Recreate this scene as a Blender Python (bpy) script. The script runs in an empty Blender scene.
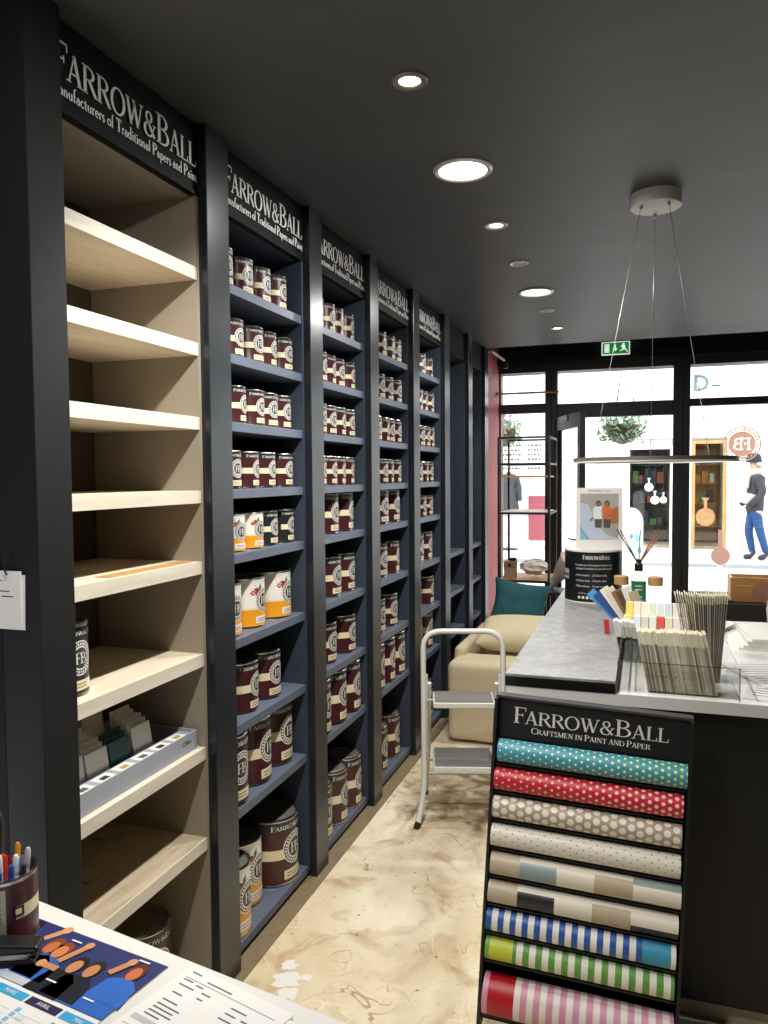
import bpy, bmesh, math, random
from mathutils import Vector, Matrix
random.seed(7)
S = bpy.context.scene
COL = S.collection
PI = math.pi

# ------------------------------------------------------------------ camera, world, exposure
def make_camera():
    f, W, Hh = 770.0, 768.0, 1024.0
    Yv = Vector(((645-384)/f, (474-512)/f, 1)).normalized()      # depth axis of the shop in camera space (right, down, forward)
    h = Vector((1, -0.0078, 0))
    Xv = (h - Yv*h.dot(Yv)).normalized()
    Zv = Xv.cross(Yv)
    if Zv.y > 0: Zv = -Zv
    # rows = world axes in camera space -> columns of camera axes in world
    right = Vector((Xv.x, Yv.x, Zv.x)); down = Vector((Xv.y, Yv.y, Zv.y)); fwd = Vector((Xv.z, Yv.z, Zv.z))
    M = Matrix((( right.x, -down.x, -fwd.x, 0), (right.y, -down.y, -fwd.y, 0), (right.z, -down.z, -fwd.z, 1.55), (0, 0, 0, 1)))
    c = bpy.data.cameras.new('camera'); o = bpy.data.objects.new('camera', c); COL.objects.link(o)
    o.matrix_world = M
    c.sensor_fit = 'VERTICAL'; c.sensor_height = 36.0; c.lens = f/Hh*36.0
    c.clip_start = 0.02; c.clip_end = 200
    S.camera = o
make_camera()
S.view_settings.view_transform = 'Standard'; S.view_settings.look = 'None'
S.view_settings.gamma = 1.0; S.view_settings.use_curve_mapping = False
S.view_settings.exposure = 0.0
w = bpy.data.worlds.new('overcast_sky'); S.world = w; w.use_nodes = True
w.node_tree.nodes['Background'].inputs[0].default_value = (0.98, 0.99, 1.0, 1)
w.node_tree.nodes['Background'].inputs[1].default_value = 4.6
LAMP_BIG, LAMP_SMALL = 19.0, 36.0

# ------------------------------------------------------------------ materials
def lin(h):
    h = h.lstrip('#'); r = [int(h[i:i+2], 16)/255 for i in (0, 2, 4)]
    return tuple(c/12.92 if c <= .04045 else ((c+.055)/1.055)**2.4 for c in r)
MATS = {}
def mat(name, col, rough=.5, metal=0.0, vary=.08, scale=12.0, bump=0.0, bscale=60.0, coat=0.0, emit=None, estr=0.0, spec=None, stretch=(1,1,1)):
    if name in MATS: return MATS[name]
    m = bpy.data.materials.new(name); m.use_nodes = True; MATS[name] = m
    nt = m.node_tree; b = nt.nodes['Principled BSDF']
    c = lin(col) if isinstance(col, str) else col
    b.inputs['Roughness'].default_value = rough; b.inputs['Metallic'].default_value = metal
    b.inputs['Coat Weight'].default_value = coat
    if spec is not None: b.inputs['Specular IOR Level'].default_value = spec
    tc = nt.nodes.new('ShaderNodeTexCoord'); mp = nt.nodes.new('ShaderNodeMapping'); mp.inputs['Scale'].default_value = stretch
    nt.links.new(tc.outputs['Object'], mp.inputs[0])
    n = nt.nodes.new('ShaderNodeTexNoise'); n.inputs['Scale'].default_value = scale; n.inputs['Detail'].default_value = 4
    nt.links.new(mp.outputs[0], n.inputs['Vector'])
    mx = nt.nodes.new('ShaderNodeMix'); mx.data_type = 'RGBA'
    mx.inputs['A'].default_value = (*[max(0, x*(1-vary)) for x in c], 1); mx.inputs['B'].default_value = (*[min(1, x*(1+vary)) for x in c], 1)
    nt.links.new(n.outputs['Fac'], mx.inputs['Factor']); nt.links.new(mx.outputs['Result'], b.inputs['Base Color'])
    if bump:
        n2 = nt.nodes.new('ShaderNodeTexNoise'); n2.inputs['Scale'].default_value = bscale; n2.inputs['Detail'].default_value = 3
        nt.links.new(mp.outputs[0], n2.inputs['Vector'])
        bp = nt.nodes.new('ShaderNodeBump'); bp.inputs['Strength'].default_value = bump; bp.inputs['Distance'].default_value = .004
        nt.links.new(n2.outputs['Fac'], bp.inputs['Height']); nt.links.new(bp.outputs[0], b.inputs['Normal'])
    if emit:
        b.inputs['Emission Color'].default_value = (*lin(emit), 1); b.inputs['Emission Strength'].default_value = estr
    return m
def glass(name, tint=(1,1,1), gl=.05, rough=0.0):
    m = bpy.data.materials.new(name); m.use_nodes = True; MATS[name] = m
    nt = m.node_tree; nt.nodes.clear()
    out = nt.nodes.new('ShaderNodeOutputMaterial'); mx = nt.nodes.new('ShaderNodeMixShader'); mx.inputs[0].default_value = gl
    t = nt.nodes.new('ShaderNodeBsdfTransparent'); t.inputs[0].default_value = (*tint, 1)
    g = nt.nodes.new('ShaderNodeBsdfGlossy'); g.inputs['Roughness'].default_value = rough
    nt.links.new(t.outputs[0], mx.inputs[1]); nt.links.new(g.outputs[0], mx.inputs[2]); nt.links.new(mx.outputs[0], out.inputs[0])
    return m
class NT:
    """tiny node helper"""
    def __init__(s, name, rough=.6):
        s.m = bpy.data.materials.new(name); s.m.use_nodes = True; MATS[name] = s.m
        s.nt = s.m.node_tree; s.b = s.nt.nodes['Principled BSDF']; s.b.inputs['Roughness'].default_value = rough
        s.tc = s.nt.nodes.new('ShaderNodeTexCoord')
    def n(s, t): return s.nt.nodes.new(t)
    def l(s, a, b): s.nt.links.new(a, b)
    def mapping(s, scale=(1,1,1), loc=(0,0,0), rot=(0,0,0)):
        m = s.n('ShaderNodeMapping'); m.inputs['Scale'].default_value = scale; m.inputs['Location'].default_value = loc; m.inputs['Rotation'].default_value = rot
        s.l(s.tc.outputs['Object'], m.inputs[0]); return m.outputs[0]
    def noise(s, v, scale, detail=4, dist=0.0, rough=.5):
        n = s.n('ShaderNodeTexNoise'); n.inputs['Scale'].default_value = scale; n.inputs['Detail'].default_value = detail
        n.inputs['Distortion'].default_value = dist; n.inputs['Roughness'].default_value = rough
        s.l(v, n.inputs['Vector']); return n.outputs['Fac']
    def math(s, op, a, b=None, c=None):
        n = s.n('ShaderNodeMath'); n.operation = op
        for i, v in enumerate((a, b, c)):
            if v is None: continue
            if isinstance(v, (int, float)): n.inputs[i].default_value = v
            else: s.l(v, n.inputs[i])
        return n.outputs[0]
    def ramp(s, f, lo, hi):
        n = s.n('ShaderNodeMapRange'); n.inputs['From Min'].default_value = lo; n.inputs['From Max'].default_value = hi
        s.l(f, n.inputs['Value']); return n.outputs['Result']
    def mix(s, f, a, b):
        n = s.n('ShaderNodeMix'); n.data_type = 'RGBA'
        if isinstance(f, (int, float)): n.inputs['Factor'].default_value = f
        else: s.l(f, n.inputs['Factor'])
        for k, v in (('A', a), ('B', b)):
            if isinstance(v, str): n.inputs[k].default_value = (*lin(v), 1)
            else: s.l(v, n.inputs[k])
        return n.outputs['Result']
    def sep(s, v):
        n = s.n('ShaderNodeSeparateXYZ'); s.l(v, n.inputs[0]); return n.outputs
    def done(s, c): s.l(c, s.b.inputs['Base Color']); return s.m

def floor_material():
    k = NT('worn_plywood_floor', .55); v = k.mapping()
    a = k.noise(v, 1.6, 6, .6, .6); b = k.noise(v, 5.0, 5, 1.2); c = k.noise(v, 38, 4); iso = k.noise(v, 5.5, 2, 1.0, .35)
    col = k.mix(k.ramp(a, .35, .7), '#ece3ca', '#d4c29c')
    col = k.mix(k.math('MULTIPLY', k.ramp(b, .50, .70), .7), col, '#ad8450')
    col = k.mix(k.math('MULTIPLY', k.ramp(c, .58, .8), .35), col, '#8a6b45')
    ln = k.ramp(k.math('ABSOLUTE', k.math('SUBTRACT', iso, .5)), .008, .001)
    ln = k.math('MULTIPLY', ln, k.ramp(k.noise(v, 3.6, 3), .47, .55))
    col = k.mix(k.math('MULTIPLY', ln, .6), col, '#6d4326')
    iso2 = k.noise(v, 2.6, 3, 2.2, .4)
    l2 = k.math('MULTIPLY', k.ramp(k.math('ABSOLUTE', k.math('SUBTRACT', iso2, .47)), .012, .0), k.ramp(k.noise(v, 3.7, 3), .45, .6))
    col = k.mix(k.math('MULTIPLY', l2, .7), col, '#f4ecd4')
    sp = k.n('ShaderNodeTexVoronoi'); sp.inputs['Scale'].default_value = 16; k.l(v, sp.inputs['Vector'])
    dots = k.math('MULTIPLY', k.ramp(sp.outputs['Distance'], .12, .05), k.ramp(k.noise(v, 9, 2), .48, .56))
    col = k.mix(k.math('MULTIPLY', dots, .7), col, '#5a3c22')
    patch = k.math('MULTIPLY', k.ramp(k.noise(k.mapping((1.2, .5, 1), (3.1, 1.7, 0)), 1.5, 4, .4), .58, .70), .4)
    col = k.mix(patch, col, '#8d7750')
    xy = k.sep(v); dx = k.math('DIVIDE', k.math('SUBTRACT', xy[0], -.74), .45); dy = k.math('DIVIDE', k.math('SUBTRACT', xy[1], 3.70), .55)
    worn = k.ramp(k.math('ADD', k.math('SQRT', k.math('ADD', k.math('MULTIPLY', dx, dx), k.math('MULTIPLY', dy, dy))), k.math('MULTIPLY', k.math('SUBTRACT', b, .5), 1.4)), 1.0, .6)  # mottled darker brown oval just behind the step ladder, rim broken by noise
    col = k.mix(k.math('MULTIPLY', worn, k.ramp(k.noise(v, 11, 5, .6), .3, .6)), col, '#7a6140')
    bp = k.n('ShaderNodeBump'); bp.inputs['Strength'].default_value = .25; bp.inputs['Distance'].default_value = .003
    k.l(b, bp.inputs['Height']); k.l(bp.outputs[0], k.b.inputs['Normal'])
    return k.done(col)
def wood_material(name, c1, c2, ax=(8, 1.2, 8), rough=.55, stain=0.0):
    k = NT(name, rough); v = k.mapping(ax)
    g = k.noise(v, 3.2, 6, .8, .62); g2 = k.noise(k.mapping((ax[0]*6, ax[1]*2, ax[2]*6)), 3, 3)
    col = k.mix(k.ramp(g, .3, .7), c1, c2)
    col = k.mix(k.math('MULTIPLY', k.ramp(g2, .5, .8), .18), col, '#7b684c')
    if stain:
        s = k.ramp(k.noise(k.mapping((1, 1, 1)), 14, 5, .5), .54, .62)
        s2 = k.ramp(k.noise(k.mapping(), 3.0, 3), .48, .6)
        col = k.mix(k.math('MULTIPLY', k.math('MULTIPLY', s, s2), stain), col, '#4b3a29')
    return k.done(col)
def ceiling_material():
    k = NT('charcoal_ceiling', .48); v = k.mapping((.5, 2.2, 1)); a = k.noise(v, 1.4, 5, .7)
    col = k.mix(a, '#333436', '#3e3f41')
    p = k.ramp(k.noise(k.mapping((.6, 1.6, 1)), 2.2, 2, .2), .55, .6)
    col = k.mix(k.math('MULTIPLY', p, .35), col, '#444547')
    return k.done(col)
def stone_material():
    k = NT('grey_stone', .33); v = k.mapping(); a = k.noise(v, 30, 8, .4, .7); b = k.noise(v, 5, 5, .8)
    col = k.mix(k.ramp(a, .3, .72), '#7b7b7d', '#a9a9aa'); col = k.mix(k.math('MULTIPLY', k.ramp(b, .45, .7), .5), col, '#6a6a6c')
    return k.done(col)

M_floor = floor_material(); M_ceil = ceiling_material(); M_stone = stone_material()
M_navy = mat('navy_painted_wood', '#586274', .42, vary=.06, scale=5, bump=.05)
M_navyside = mat('shaded_navy_side', '#394150', .42, vary=.06, scale=5)  # same navy as the shelves, darkened to carry the shade inside the bays
M_navyback = mat('shaded_navy_back', '#1b1f27', .6, vary=.1)  # unlit depth of the bays put into the colour, nearly black
M_pil = mat('charcoal_blue_pilaster', '#1f2329', .30, vary=.08, scale=4, bump=.06, bscale=90)
M_hdr = mat('black_header_paint', '#101215', .7, vary=.08, spec=.2)
M_black = mat('black_paint', '#0c0d0f', .5, vary=.12, scale=3, bump=.04)
M_wall = mat('near_black_wall', '#0a0b0c', .75, vary=.15, scale=6, bump=.15, bscale=35, spec=.25)
M_white = mat('white_lettering', '#efeeea', .5, vary=.03)
M_wood = wood_material('pale_shelf_wood', '#e2d7c3', '#cbbda6', (10, .9, 10))
M_woodedge = wood_material('shelf_edge_wood', '#e0d9ca', '#cfc6b3', (14, 1.0, 14))
M_woodstain = wood_material('stained_shelf_wood', '#c4b69d', '#a3947a', (10, .9, 10), stain=1.0)
M_panel = mat('taupe_bay_panel', '#968c7d', .6, vary=.08, scale=6)
M_brown = wood_material('honey_wood', '#c89c62', '#a97c45', (6, 6, 1))
M_maroon = mat('maroon_tin', '#441d20', .32, vary=.05)
M_charc = mat('charcoal_tin_print', '#2a2929', .35, vary=.05)
M_tblack = mat('blackish_tin_print', '#202428', .35, vary=.05)
M_cream = mat('cream_print', '#e8dcb6', .45, vary=.03)
M_offw = mat('offwhite_print', '#e9e7e0', .42, vary=.03)
M_orange = mat('orange_tin_print', '#e39a1e', .4, vary=.04)
M_red = mat('red_flower_print', '#b5372c', .45); M_green = mat('green_leaf_print', '#3c6a45', .45)
M_egrey = mat('emblem_grey', '#3b3a3a', .4)
M_tinmetal = mat('tin_metal', '#b9b9b6', .25, metal=1.0)
M_lid = mat('dark_lid', '#7d7a72', .35, metal=.35)
M_wtop = mat('white_laminate', '#e4e3df', .3, vary=.03, scale=4)
M_desk = mat('white_desk_top', '#d6d4cf', .4, vary=.04, scale=5, bump=.03)
M_paper = mat('white_paper', '#e1deda', .7, vary=.02)
M_ink = mat('printing_ink', '#55555a', .7)
M_dkplastic = mat('black_plastic', '#161617', .35)
M_sofa = mat('beige_slipcover', '#c9bb9b', .9, vary=.07, scale=9, bump=.5, bscale=14)
M_sofac = mat('beige_cushion_cloth', '#d2c4a2', .9, vary=.07, scale=9, bump=.5, bscale=16)
M_teal = mat('teal_cushion_cloth', '#16525b', .8, vary=.15, scale=7, bump=.5, bscale=12)
M_ladder = mat('white_enamel_tube', '#dcdad3', .35); M_tread = mat('grey_rubber_tread', '#6f6d69', .7, vary=.12, scale=25)
M_wframe = mat('black_window_frame', '#28292b', .45, vary=.1)
M_pink = mat('coral_wall_paint', '#d0656a', .6, vary=.06, scale=3)
M_steel = mat('brushed_steel', '#a8a8a6', .3, metal=1.0)
M_glass = glass('window_glass', (.97, .985, .98), .04)
M_acryl = glass('clear_acrylic', (.98, .985, .98), .09, .02)
M_led = mat('lit_led_lens', '#ffffff', .4, emit='#fff6e2', estr=14.0)
M_led2 = mat('lit_spot_lens', '#ffffff', .4, emit='#fff0cf', estr=9.0)
M_ledoff = mat('unlit_spot_lens', '#a9a7a0', .3)
M_chrome = mat('satin_bezel', '#c8c6c2', .3, metal=.4); M_bezelgrey = mat('grey_bezel', '#6d6c6a', .4, metal=.3)

# ------------------------------------------------------------------ mesh builder
class MB:
    def __init__(s): s.v = []; s.f = []; s.mi = []; s.mats = []
    def m(s, mt):
        if mt not in s.mats: s.mats.append(mt)
        return s.mats.index(mt)
    def add(s, vs, fs, mt):
        k = len(s.v); s.v += [tuple(p) for p in vs]; i = s.m(mt)
        for f in fs: s.f.append(tuple(k+j for j in f)); s.mi.append(i)
        return s
    def box(s, a, b, mt, skew=None):
        x0, y0, z0 = a; x1, y1, z1 = b
        vs = [(x0,y0,z0),(x1,y0,z0),(x1,y1,z0),(x0,y1,z0),(x0,y0,z1),(x1,y0,z1),(x1,y1,z1),(x0,y1,z1)]
        if skew: vs = [skew(p) for p in vs]
        return s.add(vs, [(0,3,2,1),(4,5,6,7),(0,1,5,4),(1,2,6,5),(2,3,7,6),(3,0,4,7)], mt)
    def obox(s, c, size, mt, R=None):
        hx, hy, hz = [q/2 for q in size]; R = R or Matrix.Identity(3); c = Vector(c)
        vs = [c + R @ Vector(p) for p in ((-hx,-hy,-hz),(hx,-hy,-hz),(hx,hy,-hz),(-hx,hy,-hz),(-hx,-hy,hz),(hx,-hy,hz),(hx,hy,hz),(-hx,hy,hz))]
        return s.add(vs, [(0,3,2,1),(4,5,6,7),(0,1,5,4),(1,2,6,5),(2,3,7,6),(3,0,4,7)], mt)
    def lathe(s, prof, n, mt, c=(0,0,0), cap=True, mfun=None):
        """prof: list of (r, z)"""
        k = len(s.v); cx, cy, cz = c
        for r, z in prof:
            for i in range(n):
                a = 2*PI*i/n; s.v.append((cx+r*math.cos(a), cy+r*math.sin(a), cz+z))
        for j in range(len(prof)-1):
            for i in range(n):
                q = (k+j*n+i, k+j*n+(i+1) % n, k+(j+1)*n+(i+1) % n, k+(j+1)*n+i)
                s.f.append(q); s.mi.append(s.m(mfun(j, i) if mfun else mt))
        if cap:
            s.f.append(tuple(k+i for i in reversed(range(n)))); s.mi.append(s.m(mfun(0, 0) if mfun else mt))
            s.f.append(tuple(k+(len(prof)-1)*n+i for i in range(n))); s.mi.append(s.m(mfun(len(prof)-2, 0) if mfun else mt))
        return s
    def tube(s, pts, r, mt, n=8, cap=True):
        pts = [Vector(p) for p in pts]; k = len(s.v); up0 = None
        for j, p in enumerate(pts):
            d = (pts[min(j+1, len(pts)-1)]-pts[max(j-1, 0)]).normalized()
            if up0 is None:
                up0 = d.orthogonal().normalized()
            up0 = (up0 - d*up0.dot(d)).normalized(); sd = d.cross(up0)
            rr = r[j] if isinstance(r, (list, tuple)) else r
            for i in range(n):
                a = 2*PI*i/n; s.v.append(tuple(p+(up0*math.cos(a)+sd*math.sin(a))*rr))
        i0 = s.m(mt)
        for j in range(len(pts)-1):
            for i in range(n):
                s.f.append((k+j*n+i, k+j*n+(i+1) % n, k+(j+1)*n+(i+1) % n, k+(j+1)*n+i)); s.mi.append(i0)
        if cap:
            s.f.append(tuple(k+i for i in reversed(range(n)))); s.mi.append(i0)
            e = k+(len(pts)-1)*n; s.f.append(tuple(e+i for i in range(n))); s.mi.append(i0)
        return s
    def poly(s, pts, mt): return s.add(pts, [tuple(range(len(pts)))], mt)
    def mapv(s, fn, start=0): s.v[start:] = [tuple(fn(p)) for p in s.v[start:]]; return s
    def mesh(s, name, smooth=None):
        me = bpy.data.meshes.new(name); me.from_pydata(s.v, [], s.f)
        for mt in s.mats: me.materials.append(mt)
        me.polygons.foreach_set('material_index', s.mi); me.validate(); me.update()
        if smooth is not None:
            for p in me.polygons: p.use_smooth = True
            me.set_sharp_from_angle(angle=math.radians(smooth))
        return me
    def build(s, name, parent=None, smooth=None, loc=(0,0,0), rz=0.0, bevel=0.0):
        o = bpy.data.objects.new(name, s.mesh(name, smooth)); COL.objects.link(o)
        o.location = loc; o.rotation_euler = (0, 0, rz)
        if parent: o.parent = parent
        if bevel:
            b = o.modifiers.new('bevel', 'BEVEL'); b.width = bevel; b.segments = 2; b.limit_method = 'ANGLE'
        return o
def link(name, me, parent=None, loc=(0,0,0)):
    o = bpy.data.objects.new(name, me); COL.objects.link(o); o.location = loc
    if parent: o.parent = parent
    return o
def tag(o, label, cat, group=None, kind=None):
    o['label'] = label; o['category'] = cat
    if group: o['group'] = group
    if kind: o['kind'] = kind
    return o
def thing(name, label, cat, loc=(0,0,0), rz=0.0, group=None):
    o = bpy.data.objects.new(name, None); COL.objects.link(o); o.location = loc; o.rotation_euler = (0, 0, rz)
    o.empty_display_size = .05
    return tag(o, label, cat, group)
def struct(o, label=None):
    o['kind'] = 'structure'
    if label: o['label'] = label
    return o

# ------------------------------------------------------------------ serif lettering: stroke glyphs, cap height 1
def arc(cx, cy, rx, ry, a0, a1, n=10):
    return [(cx+rx*math.cos(math.radians(a0+(a1-a0)*i/n)), cy+ry*math.sin(math.radians(a0+(a1-a0)*i/n))) for i in range(n+1)]
TH, TN, SF = .13, .05, .045
def st(*p, w=TH): return (list(p), w)
def bowl(x, cy, rx, ry):   # right bowl joined to a stem at x
    pts = [(x, cy+ry)] + arc(x+rx*.35, cy, rx*.65, ry, 90, -90, 10) + [(x, cy-ry)]
    n = len(pts); return (pts, [TN + (TH-TN)*max(0, 1-abs((i-(n-1)/2)/((n-1)/2))*1.5) for i in range(n)])
def ring(cx, cy, rx, ry, a0=0, a1=360, n=24, th=TH, tn=TN):
    p = arc(cx, cy, rx, ry, a0, a1, n)
    return (p, [tn+(th-tn)*abs(math.cos(math.radians(a0+(a1-a0)*i/n)))**1.4 for i in range(n+1)])
def ser(x, y, hw=.13): return st((x-hw, y), (x+hw, y), w=SF)
G = {
 'F': (.53, [st((.15,0),(.15,1)), ser(.15,.02), st((.02,.975),(.58,.975),w=.05), st((.57,.98),(.57,.76),w=.04), st((.15,.52),(.44,.52),w=.05), st((.44,.42),(.44,.63),w=.04)]),
 'A': (.80, [st((.13,0),(.40,.98),w=.055), st((.39,1.0),(.68,0)), st((.22,.33),(.57,.33),w=.05), ser(.12,.02,.11), ser(.67,.02,.13)]),
 'R': (.76, [st((.15,0),(.15,1)), bowl(.15,.745,.44,.23), st((.36,.52),(.70,.02)), ser(.15,.02), ser(.08,.98,.08), ser(.70,.02,.08)]),
 'O': (.88, [ring(.44,.5,.36,.49)]),
 'W': (1.12, [st((.12,1),(.36,0)), st((.36,0),(.57,.95),w=.055), st((.50,1),(.76,0)), st((.76,0),(1.0,1),w=.055), ser(.12,.98,.12), ser(.50,.98,.1), ser(1.0,.98,.11)]),
 'B': (.72, [st((.15,0),(.15,1)), bowl(.15,.755,.42,.22), bowl(.15,.27,.5,.25), ser(.08,.02,.08), ser(.08,.98,.08)]),
 'L': (.62, [st((.15,0),(.15,1)), ser(.15,.98), st((.02,.025),(.56,.025),w=.05), st((.56,.02),(.58,.26),w=.045)]),
 '&': (.86, [ring(.36,.76,.17,.21,-60,240,16,.10), st((.25,.62),(.72,.03),w=.12), ring(.34,.26,.26,.26,75,320,16,.12), st((.52,.1),(.72,.5),w=.05), ser(.72,.51,.1), st((.34,.52),(.46,.6),w=.06)]),
 'C': (.78, [ring(.45,.5,.37,.49,45,315), st((.71,.82),(.71,.98),w=.04), st((.71,.04),(.71,.18),w=.04)]),
 'T': (.72, [st((.36,0),(.36,1)), ser(.36,.02), st((.04,.975),(.68,.975),w=.05), st((.05,.98),(.05,.76),w=.04), st((.67,.98),(.67,.76),w=.04)]),
 'S': (.58, [(arc(.30,.74,.2,.24,40,270,10)+arc(.28,.26,.22,.25,90,-140,10), .10), st((.47,.8),(.47,.97),w=.04), st((.08,.05),(.08,.25),w=.04)]),
 'M': (1.02, [st((.16,0),(.18,1),w=.055), st((.18,1),(.5,.05)), st((.5,.05),(.82,1),w=.055), st((.84,0),(.84,1)), ser(.16,.02), ser(.84,.02), ser(.1,.98,.1), ser(.9,.98,.09)]),
 'E': (.66, [st((.15,0),(.15,1)), ser(.08,.02,.08), st((.02,.975),(.56,.975),w=.05), st((.55,.98),(.55,.78),w=.04), st((.15,.52),(.44,.52),w=.05), st((.02,.025),(.58,.025),w=.05), st((.58,.02),(.58,.24),w=.04)]),
 'N': (.86, [st((.16,0),(.16,1),w=.055), st((.16,1),(.70,0)), st((.70,0),(.70,1),w=.055), ser(.16,.02), ser(.1,.98,.1), ser(.70,.98)]),
 'I': (.36, [st((.18,0),(.18,1)), ser(.18,.02), ser(.18,.98)]),
 'P': (.66, [st((.15,0),(.15,1)), bowl(.15,.73,.44,.245), ser(.15,.02), ser(.08,.98,.08)]),
 'D': (.84, [st((.15,0),(.15,1)), bowl(.15,.5,.6,.475), ser(.08,.02,.08), ser(.08,.98,.08)]),
 'a': (.46, [ring(.20,.17,.14,.16,60,330,10,.08), st((.34,0),(.34,.34),w=.09), (arc(.21,.34,.13,.13,0,150,6), .06)]),
 'n': (.54, [st((.12,0),(.12,.48),w=.09), (arc(.26,.30,.14,.16,150,0,6), .06), st((.40,0),(.40,.32),w=.09), ser(.12,.015,.08), ser(.40,.015,.08)]),
 'u': (.54, [st((.12,.16),(.12,.48),w=.09), (arc(.26,.17,.14,.16,180,340,6), .06), st((.40,0),(.40,.48),w=.09)]),
 'f': (.36, [st((.14,0),(.14,.8),w=.09), (arc(.25,.8,.11,.16,180,40,6), .06), st((.03,.45),(.28,.45),w=.045), ser(.14,.015,.09)]),
 'c': (.44, [ring(.24,.24,.18,.23,50,320,10,.09)]),
 't': (.34, [st((.14,.1),(.14,.64),w=.09), st((.03,.45),(.28,.45),w=.045), (arc(.24,.12,.1,.11,180,320,5), .06)]),
 'r': (.38, [st((.12,0),(.12,.48),w=.09), (arc(.24,.34,.11,.12,160,40,5), .08), ser(.12,.015,.09)]),
 'e': (.46, [ring(.24,.24,.17,.23,0,310,14,.09), st((.08,.27),(.40,.27),w=.045)]),
 's': (.38, [(arc(.19,.35,.12,.12,40,270,6)+arc(.18,.13,.13,.12,90,-140,6), .075)]),
 'o': (.50, [ring(.25,.24,.19,.23,0,360,14,.09)]),
 'd': (.54, [ring(.22,.24,.16,.23,40,320,12,.09), st((.40,0),(.40,.98),w=.09), ser(.36,.96,.06)]),
 'i': (.28, [st((.13,0),(.13,.48),w=.09), ser(.13,.015,.09), st((.13,.62),(.13,.72),w=.1)]),
 'l': (.28, [st((.13,0),(.13,.98),w=.09), ser(.13,.015,.09)]),
 'p': (.54, [st((.12,-.3),(.12,.48),w=.09), ring(.29,.24,.16,.23,-140,140,12,.09), ser(.12,-.29,.09)]),
 ' ': (.28, []),
}
def text_width(t, big=None): return sum(G[c][0]*(1 if (big and c in big) or not big else .82) for c in t)
def lettering(mb, t, mt, fn, height=1.0, big=None, width=None, small=.82, bold=1.0):
    """write t as flat strokes; fn maps (s, z) on the sheet to 3-D; height = tallest cap; letters outside 'big' index set are small caps"""
    adv = 0; items = []
    for i, c in enumerate(t):
        k = 1.0 if (big is None or i in big) else small
        items.append((c, adv, k)); adv += G[c][0]*k
    sx = (width/adv) if width else height
    for c, x0, k in items:
        for pts, wd in G[c][1]:
            n = len(pts); L = []; Rr = []
            for j, (x, y) in enumerate(pts):
                xa, ya = pts[max(j-1, 0)]; xb, yb = pts[min(j+1, n-1)]
                dx, dy = xb-xa, yb-ya; l = math.hypot(dx, dy) or 1; nx, ny = -dy/l, dx/l
                hw = (wd[j] if isinstance(wd, list) else wd)/2*bold
                L.append(((x0+(x+nx*hw)*k)*sx, (y+ny*hw)*k*height)); Rr.append(((x0+(x-nx*hw)*k)*sx, (y-ny*hw)*k*height))
            vs = [fn(*p) for p in L]+[fn(*p) for p in Rr]
            mb.add(vs, [(j+n, j+1+n, j+1, j) for j in range(n-1)], mt)
    return adv*sx
_fc = {}
def font_shape(t):
    """flat sans lettering from the built-in font, as 2-D verts and faces, cap height about .7"""
    if t in _fc: return _fc[t]
    c = bpy.data.curves.new('lettering', 'FONT'); c.body = t; c.resolution_u = 2
    o = bpy.data.objects.new('lettering', c); COL.objects.link(o)
    bpy.context.view_layer.update()
    dg = bpy.context.evaluated_depsgraph_get(); me = bpy.data.meshes.new_from_object(o.evaluated_get(dg))
    vs = [(v.co.x, v.co.y) for v in me.vertices]; fs = [tuple(p.vertices) for p in me.polygons]
    bpy.data.objects.remove(o); bpy.data.curves.remove(c); bpy.data.meshes.remove(me)
    _fc[t] = (vs, fs); return _fc[t]
def sans(mb, t, mt, fn, size, width=None):
    vs, fs = font_shape(t); mx = max(v[0] for v in vs); k = width/mx if width else size
    mb.add([fn(x*k, y*size) for x, y in vs], fs, mt); return mx*k

# ================================================================== SETTING
CEIL = 2.555; PF = -1.189; XS = -1.218; XB = -1.60
PIL = [(1.276, 1.380), (1.955, 2.078), (2.668, 2.785), (3.336, 3.452), (4.026, 4.145), (4.714, 4.842), (5.404, 5.530), (5.990, 6.126)]
NAMES = ['pale wood', 'nearest', 'second', 'third', 'farthest']

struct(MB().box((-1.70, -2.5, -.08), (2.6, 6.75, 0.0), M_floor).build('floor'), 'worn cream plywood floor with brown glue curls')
struct(MB().box((-1.30, 1.40, .0005), (-1.158, 6.1, .003), mat('dusty_floor_gap', '#7b6c50', .8, vary=.3, scale=25)).build('trim_11'), 'dusty brown strip of bare floor along the shelves')
struct(MB().box((-1.75, -2.5, CEIL), (2.6, 6.10, CEIL+.25), M_ceil).build('ceiling'), 'dark charcoal painted ceiling')
struct(MB().box((-1.75, 6.10, 2.80), (2.6, 6.95, 2.88), M_wall).build('ceiling_recess'), 'dark recess above the shop window')
struct(MB().box((-1.75, 1.30, 0), (XB-.02, 6.13, CEIL), M_wall).build('wall_left'), 'dark wall behind the shelving')
struct(MB().box((-2.6, 1.276, 0), (-1.2905, 1.40, CEIL), M_wall).build('wall_return'), 'black wall end facing the desk')
struct(MB().box((-2.75, -2.5, 0), (-2.6, 1.40, CEIL), M_wall).build('wall_left_near'), 'dark wall beside the desk')
struct(MB().box((-2.75, -2.65, 0), (2.75, -2.5, CEIL), M_wall).build('wall_back'), 'dark wall behind the viewer')
struct(MB().box((2.6, -2.5, 0), (2.75, 6.95, 2.88), M_wall).build('wall_right'), 'dark wall on the counter side')
struct(MB().box((-1.75, -2.5, CEIL), (-2.75, 1.40, CEIL+.25), M_ceil).build('ceiling_near'), 'charcoal ceiling above the desk corner')
struct(MB().box((-1.75, 6.126, 0), (-1.215, 6.95, 2.88), M_pink).build('wall_coral'), 'coral red painted wall beside the shop window')
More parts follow.
